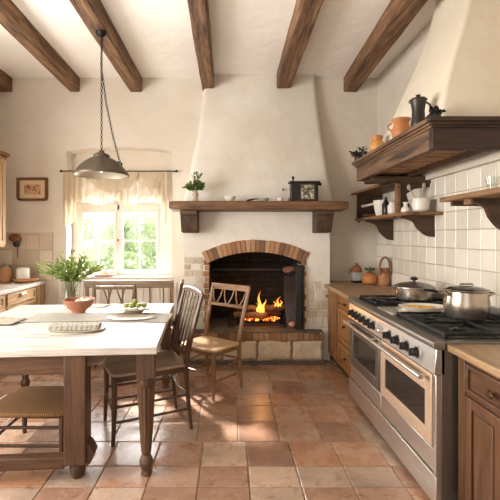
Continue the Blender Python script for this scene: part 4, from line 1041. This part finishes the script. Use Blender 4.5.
# ================================================================== TABLE
TZ = .82; RZ = math.radians(4)
tb = thing('dining_table', 'large pale-topped wooden dining table with turned fluted legs', 'table', (-.435, 2.45, 0), rz=RZ)
TM = W[tb.name]   # local frame: origin at near right corner, -x along the near edge, +y away
def TMB():
    m = MB(); m.M = TM; return m
TW, TD = 1.50, 1.60
m = TMB().box(-TW, 0, 0, TD, TZ-.047, TZ); m.build('tabletop', 'tabletop', tb, bevel=.006)
def tleg(x, y):
    m = TMB(); m.box(x-.055, x+.055, y-.055, y+.055, .62, .773)
    prof = [(.03,0),(.034,.006),(.026,.03),(.038,.06),(.044,.085),(.034,.115),(.024,.128),(.03,.14),(.032,.15)]
    seg = 24; rings = []
    for r, z in prof: rings.append([(x+r*math.cos(k*2*PI/seg), y+r*math.sin(k*2*PI/seg), z) for k in range(seg)])
    for z, r in ((.155,.033),(.3,.043),(.45,.052),(.56,.056)):
        rings.append([(x+(r*(1-.10*(k % 2)))*math.cos(k*2*PI/seg), y+(r*(1-.10*(k % 2)))*math.sin(k*2*PI/seg), z) for k in range(seg)])
    for r, z in ((.058,.565),(.06,.58),(.048,.59),(.046,.60),(.06,.61),(.06,.622)): rings.append([(x+r*math.cos(k*2*PI/seg), y+r*math.sin(k*2*PI/seg), z) for k in range(seg)])
    m.skin(rings); m.build('leg', 'tableleg', tb, smooth=True, ang=28)
tleg(-.075, .075); tleg(-.075, TD-.08); tleg(-TW+.08, TD-.08)
# near panel-end structure: post, apron, low rail
m = TMB(); m.box(-.565, -.432, .0+.015, .145, .10, .773); m.build('post', 'tableleg', tb, bevel=.008)
m = TMB(); m.lathe([(.03,0),(.034,.01),(.045,.04),(.05,.06),(.04,.09),(.045,.105)], (-.498, .08, 0), 20); m.build('post_foot', 'tableleg', tb, smooth=True)
m = TMB(); m.prism([(-.432,.08),(-.405,.11),(-.385,.16),(-.41,.21),(-.432,.23)], 'y', .03, .13); m.build('post_shoe', 'tableleg', tb, bevel=.006)
m = TMB(); m.box(-TW+.03, -.565, .03, .06, .655, .773); m.build('apron', 'tablerail', tb, bevel=.004)
m = TMB(); m.box(-TW+.12, -.13, TD-.11, TD-.08, .68, .773); m.build('apron', 'tablerail', tb, bevel=.004)
m = TMB(); m.box(-TW+.03, -.565, .03, .10, .075, .15); m.build('low_rail', 'tablerail', tb, bevel=.008)
m = TMB(); q = [(-.432, .773), (-.432, .70)]+[(-.432+.11*math.sin(a), .773-.075*math.cos(a)) for a in [PI/2*k/6 for k in range(1, 7)]]; m.prism(q, 'y', .04, .10); m.build('curved_brace', 'tablerail', tb)
m = TMB(); m.box(-TW+.02, -TW+.12, .02, .12, 0, .773); m.build('leg', 'tableleg', tb, bevel=.006)
def onT(x, y, z=0): 
    v = TM @ Vector((x, y, 0)); return (v.x, v.y, TZ+.0006+z)

# gauze runner
m = MB(); nx, ny = 70, 14; g = []
for i in range(nx+1):
    row = []
    for j in range(ny+1):
        u = i/nx; t = j/ny; x = -1.66+1.19*u; y = 3.12+.36*t+.05*math.sin(u*3.1)+.012*noise.noise(Vector((u*6, t*3, 2)))
        if i == nx: y += 0
        z = TZ+.0035+.0022*(1+noise.noise(Vector((u*26, t*9, 5))))+.006*max(0, noise.noise(Vector((u*14, t*5, 1))))
        row.append(m.v((x, y, z)))
    g.append(row)
for a, b in zip(g, g[1:]):
    for j in range(ny): m.f([a[j], a[j+1], b[j+1], b[j]])
tag(m.build('table_runner', 'lace', origin=(-1.1, 3.3, TZ), smooth=True, ang=180, solid=.0015), 'pale gauze runner lying across the dining table', 'table runner')
m = MB(); nx = 30; g = []
for i in range(nx+1):
    row = []
    for j in range(11):
        u = i/nx; t = j/10; x = -1.93+.30*u; y = 3.02+.22*t+.06*(1-u)*(t-.5)
        z = TZ+.004+.016*(1+noise.noise(Vector((u*13, t*9, 8))))*(1-.4*u)+.01*abs(noise.noise(Vector((u*30, t*14, 3))))
        row.append(m.v((x, y, z)))
    g.append(row)
for a, b in zip(g, g[1:]):
    for j in range(10): m.f([a[j], a[j+1], b[j+1], b[j]])
tag(m.build('crumpled_cloth', 'napkin', origin=(-1.8, 3.1, TZ), smooth=True, ang=180, solid=.002), 'crumpled grey cloth at the left edge of the dining table', 'cloth')
# left place setting
def disc(name, label, cat, c, r, h, mat, sx=1, sy=1):
    return tag(MB().lathe([(r*.6,0),(r*.96,h*.3),(r,h*.8),(r*.97,h),(r*.7,h*.6),(0,h*.55)], c, 48, sx, sy).build(name, mat, origin=c, smooth=True), label, cat)
disc('placemat', 'round pale linen placemat under the left folded napkin plate', 'placemat', (-1.17, 2.91, TZ+.0006), .285, .005, 'linen', 1, .62)
disc('plate', 'flat stoneware plate below the folded napkin on the table', 'plate', (-1.09, 2.88, TZ+.0062), .19, .012, 'stoneware', 1.05, .62)
def napkin(c, w_, d_, rz, label, layers=3, mat='napkin'):
    m = MB(); M0 = Matrix.Translation(Vector(c)) @ Matrix.Rotation(rz, 4, 'Z'); m.M = M0
    for k in range(layers):
        a = rnd.uniform(-.06, .06); n = 10; R = []
        for i in range(n+1):
            x = -w_/2+w_*i/n; zt = .007*k+.003+.004*math.sin(i*1.1+k); dd = d_*(1-.08*k)
            R.append([(x, -dd/2+a*x, .0066*k+.0006), (x, dd/2+a*x, .0066*k+.0006), (x, dd/2+a*x, .0066*k+.0062+max(0, zt-.007*k)*.4), (x, -dd/2+a*x, .0066*k+.0062+max(0, zt-.007*k)*.5)])
        m.skin(R)
    return tag(m.build('folded_napkin', mat, origin=c, smooth=True, ang=40), label, 'napkin')
napkin((-1.10, 2.89, TZ+.017), .34, .17, .12, 'grey striped napkin folded on the near left plate', 4, 'pattern')
napkin((-1.27, 3.86, TZ+.0006), .22, .15, -.1, 'folded white napkin near the far edge of the table', 2, 'linen')
# terracotta bowl
bowl('terracotta_bowl', 'round terracotta bowl on the table in front of the leafy vase', 'bowl', (-1.315, 3.53, TZ+.009), .138, .115, 'terracotta', foot=.42, seg=40)
m = MB(); 
for k in range(5): m.ball((-1.29+.03*k-.03, 3.53+.02*math.sin(k*2), TZ+.10+.012*(k % 2)), .03, 2, (1,.8,.8), .25)
tag(m.build('crumpled_napkin', 'linen', origin=(-1.28, 3.53, TZ+.1), smooth=True), 'white crumpled napkin tucked in the terracotta bowl', 'napkin')
# vase with greens
vs = thing('glass_vase', 'clear glass vase full of leafy green stems on the table', 'vase', (-1.50, 3.80, TZ))
VC = (-1.49, 3.80, TZ+.0006)
MB().lathe([(.06,0),(.07,.004),(.076,.10),(.088,.25),(.084,.25),(.072,.10),(.062,.012),(0,.010)], VC, 36).build('vase_body', 'vaseglass', vs, smooth=True)
MB().lathe([(0,.012),(.06,.012),(.068,.10),(.0,.101)], VC, 30).build('water', 'glass', vs, smooth=True)
st = MB(); m = MB(); lm = MB(); r3 = random.Random(11)
for k in range(46):
    a = r3.uniform(0, 2*PI); sp_ = r3.random()**.7; b0 = Vector((VC[0]+.03*math.cos(a), VC[1]+.03*math.sin(a), TZ+.02)); b1 = Vector((VC[0]+.06*math.cos(a)*sp_, VC[1]+.06*math.sin(a)*sp_, TZ+.25))
    d = Vector((math.cos(a)*sp_*1.25, math.sin(a)*sp_*.9, .85*(1-.5*sp_)+.22)); l = r3.uniform(.17, .27)
    mid = b1+d*l*.55; end = b1+d*l+Vector((0,0,-.03*sp_))
    st.tube([b0, b1, mid, end], .0028, 5)
    for q in range(13):
        t = q/12; p = b1.lerp(mid, t*2) if t < .5 else mid.lerp(end, t*2-1)
        dd = d.normalized()+Vector((r3.uniform(-.9,.9), r3.uniform(-.9,.9), r3.uniform(-.5,.7)))
        (m if r3.random() < .7 else lm).leaf(p, dd, r3.uniform(.04,.07), r3.uniform(.013,.022), curl=.3)
st.build('stem', 'stem', vs, smooth=True); m.build('foliage', 'leaf', vs, recalc=False); lm.build('foliage', 'leafdark', vs, recalc=False)
# fruit plate
PC = (-.83, 3.55, TZ+.0075)
fp_ = thing('footed_plate', 'stoneware footed plate with green fruit on the right of the table', 'plate', PC)
MB().lathe([(.08,0),(.085,.005),(.075,.014),(.10,.018),(.17,.030),(.215,.044),(.212,.050),(.15,.036),(0,.029)], PC, 44, 1, .85).build('plate_body', 'stoneware', fp_, smooth=True)
for k, (dx, dy, dz) in enumerate(((-.07,0,0),(-.02,-.03,0),(.035,-.01,0),(.08,.02,0),(0,.03,.0),(.0,-.0,.042))):
    o = MB().ball((PC[0]+dx, PC[1]+dy, PC[2]+.056+dz*.8), .026, 2, (1.15,1,.85)).build('green_fruit', 'greenfruit', origin=(PC[0]+dx, PC[1]+dy, PC[2]+.03+dz), smooth=True)
    tag(o, ['green fruit at the left of the footed plate', 'green fruit at the front of the footed plate', 'green fruit right of centre on the footed plate', 'green fruit at the right of the footed plate', 'green fruit at the back of the footed plate', 'green fruit topmost of the pile on the footed plate'][k], 'fruit', 'green fruit on the footed plate')
disc('wooden_coaster', 'dark rimmed oval mat in front of the footed fruit plate', 'mat', (-.80, 3.28, TZ+.0115), .19, .006, 'stoneware', 1, .62)

# ================================================================== CHAIRS
def chair(label, cx, cy, ang, wf=.46, wr=.40, dp=.42, sz=.46, top=.98, rake=.10, style='slat', mats=('chair_z', 'chair_x', 'chairseat'), name='dining_chair', curve=0, group='wooden chairs around the table'):
    t = thing(name, label, 'chair', (cx, cy, 0), group, rz=ang); M0 = W[t.name]
    def B(): 
        m = MB(); m.M = M0; return m
    mz, mx_, ms_ = mats; xr, xf = -dp/2, dp/2
    def post(s_, z): # rear post centre line
        if z <= sz: return Vector((xr-.045*(1-z/sz)**1.5, s_*(wr/2-.015), z))
        u = (z-sz)/(top-sz); return Vector((xr-rake*u**1.2, s_*(wr/2-.015+.02*u), z))
    for s_ in (-1, 1):
        pts = [post(s_, top*k/12) for k in range(13)]
        B().tube(pts, [.014+.006*min(1, k/5) if k < 11 else .016 for k in range(13)], 10, flat=(1, 1.15)).build('rear_leg', mz, t, smooth=True)
        B().tube([(xf-.02, s_*(wf/2-.03), sz-.03), (xf-.02, s_*(wf/2-.03), sz*.5), (xf-.01, s_*(wf/2-.025), 0)], [.022,.020,.014], 10).build('front_leg', mz, t, smooth=True)
    # seat
    m = B(); out = [(xr-.01, -wr/2), (xf-.05, -wf/2), (xf-.012, -wf/2+.02), (xf+.015, -wf/4), (xf+.02, 0), (xf+.015, wf/4), (xf-.012, wf/2-.02), (xf-.05, wf/2), (xr-.01, wr/2)]
    m.prism(out, 'z', sz-.026, sz); m.build('seat', ms_, t, bevel=.009, seg=3)
    m = B()
    for s_ in (-1, 1): m.bar((xr, s_*(wr/2-.02), sz-.045), (xf-.02, s_*(wf/2-.03), sz-.045), .018, .04)
    m.bar((xf-.02, -wf/2+.03, sz-.045), (xf-.02, wf/2-.03, sz-.045), .018, .04); m.bar((xr, -wr/2+.02, sz-.045), (xr, wr/2-.02, sz-.045), .018, .04)
    m.build('seat_rail', mx_, t)
    for s_ in (-1, 1):
        for z in (.16, .27): B().tube([Vector((post(s_, z).x, post(s_, z).y, z)), (xf-.02, s_*(wf/2-.03), z)], .010, 8).build('stretcher', mx_, t, smooth=True)
    B().tube([(xf-.02, -wf/2+.03, .22), (xf-.02, wf/2-.03, .22)], .010, 8).build('stretcher', mx_, t, smooth=True)
    B().tube([post(-1, .30), Vector((post(1, .3).x+.03, 0, .30)), post(1, .30)], .010, 8).build('stretcher', mx_, t, smooth=True)
    P = lambda y, z: Vector((post(1, z).x-curve*(1-(2*y/wr)**2), y, z))
    if style == 'slat':
        pts = [P(-wr/2-.005+(wr+.01)*k/8, top-.012+(.018*math.sin(PI*k/8))) for k in range(9)]
        B().tube(pts, .026, 10, flat=(.55, 1)).build('top_rail', mz, t, smooth=True)
        B().tube([P(-wr/2+.02+(wr-.04)*k/4, sz+.055) for k in range(5)], .014, 8).build('lower_rail', mz, t, smooth=True)
        for k in range(5):
            y = (-wr/2+.065)+(wr-.13)*k/4
            B().bar(P(y*.9, sz+.055), P(y, top-.02), .009, .016, up=(0,1,0)).build('spindle', mz, t, bevel=.003)
    elif style == 'lattice':
        B().bar(P(-wr/2-.012, top-.02), P(wr/2+.012, top-.02), .026, .062).build('top_rail', mx_, t, bevel=.006)
        B().bar(P(-wr/2+.01, top-.20), P(wr/2-.01, top-.20), .018, .03).build('mid_rail', mx_, t, bevel=.004)
        nn = 6
        for k in range(nn):
            y0_ = -wr/2+.04+(wr-.09)*k/(nn-1)
            sg = 1 if k % 2 else -1
            B().tube([P(y0_-.024*sg, top-.19), P(y0_+.010*sg, top-.12), P(y0_+.026*sg, top-.045)], .006, 7).build('spindle', mz, t, smooth=True)
    elif style == 'curve':
        B().bar(P(-wr/2-.005, top-.045), P(wr/2+.005, top-.045), .02, .04).build('top_rail', mx_, t, bevel=.005)
        for a, b in ((-.12, -.03), (-.03, -.12), (.03, .12), (.12, .03)):
            B().tube([P(a, top-.06), P((a+b)/2+.01, top-.2), P(b, sz+.02)], .009, 8).build('splat', mz, t, smooth=True)
    return t
dg = math.radians
chair('dark slat-back chair at the right of the table, nearest the camera', -.665, 3.17, dg(204), wf=.50, wr=.44, dp=.56, sz=.515, top=1.05, rake=.13, style='slat')
lt = ('light_z', 'light_y', 'lightseat')
fa = dg(221); ctr = (.118+.19*math.cos(fa)-.195*math.sin(fa)*1, 3.93+.19*math.sin(fa)+.195*math.cos(fa)*-1)
rm = Vector((-.02, 4.075)); f_ = Vector((math.cos(fa), math.sin(fa)))
chair('light wooden chair with lattice back standing in front of the fire', -.184, 3.925, dg(231), wf=.47, wr=.47, dp=.38, sz=.455, top=.985, rake=.15, style='lattice', mats=lt)
chair('chair behind the far side of the table with crossed curved splats', -1.30, 4.335, dg(-90), wf=.46, wr=.46, dp=.38, sz=.46, top=.955, rake=.05, style='curve', mats=('midz', 'midx', 'chairseat'))
chair('slat-back chair tucked at the far right corner of the table, seen side-on', -.76, 4.44, dg(184), wf=.40, wr=.38, dp=.38, sz=.46, top=.985, rake=.06, style='slat')

# rush stool under the table
rs = thing('rush_stool', 'low wooden stool with woven rush seat tucked under the near left of the table', 'stool', (-1.30, 2.80, 0))
sx0, sx1, sy0, sy1, hz = -1.58, -1.06, 2.60, 3.08, .35
m = MB(); rings = []
for k in range(7):
    a = PI*k/6; e = .012*(1-math.sin(a)); z = hz-.018*math.cos(a) if False else hz-.018+.018*(-math.cos(a))
    c = .03
    rings.append([(sx0+e+c, sy0+e, z), (sx1-e-c, sy0+e, z), (sx1-e, sy0+e+c, z), (sx1-e, sy1-e-c, z), (sx1-e-c, sy1-e, z), (sx0+e+c, sy1-e, z), (sx0+e, sy1-e-c, z), (sx0+e, sy0+e+c, z)])
m.skin(rings).build('seat', 'rush', rs, smooth=True, ang=60)
for x in (sx0+.03, sx1-.03):
    for y in (sy0+.03, sy1-.03): MB().tube([(x, y, 0), (x, y, .2), (x, y, hz-.03)], [.016,.022,.022]).build('leg', 'chair_z', rs, smooth=True)
m = MB()
for y in (sy0+.03, sy1-.03):
    for z in (.12, .24): MB().tube([(sx0+.03, y, z), (sx1-.03, y, z)], .011).build('stretcher', 'chair_x', rs, smooth=True)
for x in (sx0+.03, sx1-.03):
    for z in (.16, .28): MB().tube([(x, sy0+.03, z), (x, sy1-.03, z)], .011).build('stretcher', 'chair_x', rs, smooth=True)

# spindle-back settle under the window
se = thing('settle_bench', 'long spindle-back wooden bench against the panelling under the window', 'bench', (-1.23, 4.95, 0))
sa, sb = -1.765, -.665
MB().box(sa, sb, 4.90, 4.95, .865, .955).build('top_rail', 'settle', se, bevel=.01)
MB().box(sa+.02, sb-.02, 4.76, 5.12, .42, .45).build('seat', 'chairseat', se, bevel=.008)
for x in (sa+.03, sb-.03):
    MB().box(x-.022, x+.022, 4.905, 4.945, .45, .865).build('back_post', 'light_z', se, bevel=.004)
    for y in (4.80, 5.08): MB().box(x-.022, x+.022, y-.022, y+.022, 0, .42).build('leg', 'chair_z', se, bevel=.004)
nn = 6
for k in range(nn):
    x = sa+.13+(sb-sa-.26)*k/(nn-1); MB().tube([(x, 4.925, .45), (x, 4.925, .866)], .011, 8).build('spindle', 'light_z', se, smooth=True)
MB().box(sa+.05, sb-.05, 4.93, 4.95, .15, .18).build('stretcher', 'chair_x', se)

# ================================================================== GARDEN OUTSIDE THE WINDOW
tag(MB().box(-14, 8, 5.6, 30, -.5, -.3).build('lawn', 'grass'), 'pale green lawn outside the window', 'lawn', kind='stuff')
def bush(name, label, c, r, h, mat, sd, group='garden shrubs beyond the window'):
    t = thing(name, label, 'shrub', c, group); rr = random.Random(sd); m = MB()
    MB().tube([(c[0], c[1], c[2]), (c[0]+.05, c[1], c[2]+h*.5)], [.07,.03]).build('trunk', 'bark', t, smooth=True)
    for k in range(7): m.ball((c[0]+rr.uniform(-.5,.5)*r, c[1]+rr.uniform(-.5,.5)*r, c[2]+h*rr.uniform(.3,.75)), r*rr.uniform(.3,.5), 2, (1,1,1), .5, 3)
    for k in range(1100):
        a = rr.uniform(0, 2*PI); ph = rr.uniform(-1, 1); q = math.sqrt(1-ph*ph); rad = rr.uniform(.6, 1.05)
        p = Vector((c[0]+r*rad*q*math.cos(a), c[1]+r*rad*q*math.sin(a), c[2]+h*.56+h*.38*rad*ph))
        m.leaf(p, (rr.uniform(-1,1), rr.uniform(-1,1), rr.uniform(-1,1)), .12, .07)
    m.build('foliage', mat, t, recalc=False)
bush('garden_shrub', 'pale green shrub seen through the left window sash', (-3.9, 10.6, -.28), 1.0, 2.5, 'outleaf', 1)
bush('garden_shrub', 'low dark green shrub at the bottom right of the window view', (-2.3, 9.2, -.28), .7, 1.5, 'outleaf', 2)
bush('garden_shrub', 'taller light green shrub seen at the far right of the window', (-1.9, 12.0, -.28), .95, 3.1, 'outleaf2', 3)
bush('garden_shrub', 'soft green shrub behind the middle mullion of the window', (-3.5, 14.5, -.28), 1.1, 2.9, 'outleaf2', 4)
bush('garden_shrub', 'bushy shrub at the far left of the window view', (-5.6, 12.9, -.28), 1.1, 3.0, 'outleaf2', 5)

# ================================================================== LIGHT
wd = bpy.data.worlds.new('World'); SC.world = wd; wd.use_nodes = True; nt = wd.node_tree; nt.nodes.clear()
bg = nt.nodes.new('ShaderNodeBackground'); ow = nt.nodes.new('ShaderNodeOutputWorld')
tc = nt.nodes.new('ShaderNodeTexCoord'); sp = nt.nodes.new('ShaderNodeSeparateXYZ'); nt.links.new(tc.outputs['Generated'], sp.inputs[0])
c = ramp(nt, sp.outputs[2], [(0, (1,.965,.91,1)), (.35, (.93,.96,1,1)), (1, (.80,.88,1,1))]); nt.links.new(c, bg.inputs[0])
bg.inputs[1].default_value = 1.9; nt.links.new(bg.outputs[0], ow.inputs[0])
def light(kind, name, loc, energy, col, **k):
    l = bpy.data.lights.new(name, kind); l.energy = energy; l.color = col
    for a, v in k.items(): setattr(l, a, v)
    o = bpy.data.objects.new(name, l); o.location = loc; C.objects.link(o); return o
sun = light('SUN', 'sun', (-3, 9, 5), 17, (1, .955, .885), angle=math.radians(3.0))
sun.rotation_euler = Vector((.47, -.84, -.74)).to_track_quat('-Z', 'Y').to_euler()
a = light('AREA', 'window_daylight', (-1.45, 5.56, 1.43), 105, (1, .975, .94), shape='RECTANGLE', size=1.1, size_y=.85)
a.rotation_euler = Vector((.22, -1, -.28)).to_track_quat('-Z', 'Y').to_euler()
a = light('AREA', 'left_area_fill', (XL-.1, 1.8, 1.8), 195, (1, .97, .92), shape='RECTANGLE', size=2.6, size_y=1.7)  # unseen area light added to light the room from the left
a.rotation_euler = Vector((1, .0, .0)).to_track_quat('-Z', 'Y').to_euler()
light('POINT', 'fire_glow', (.40, 4.98, .72), 4, (1, .45, .15), shadow_soft_size=.08)

# ================================================================== CAMERA
cam = bpy.data.cameras.new('Camera'); co = bpy.data.objects.new('Camera', cam); C.objects.link(co)
co.location = (0, 0, 1.5); co.rotation_euler = (PI/2, 0, 0); cam.sensor_width = 36; cam.sensor_fit = 'HORIZONTAL'; cam.lens = 28.8
cam.shift_x = .044; cam.shift_y = -.028; cam.clip_start = .05
SC.camera = co
vs_ = SC.view_settings; vs_.view_transform = 'Standard'; vs_.look = 'None'; vs_.gamma = 1; vs_.use_curve_mapping = False; vs_.exposure = .12
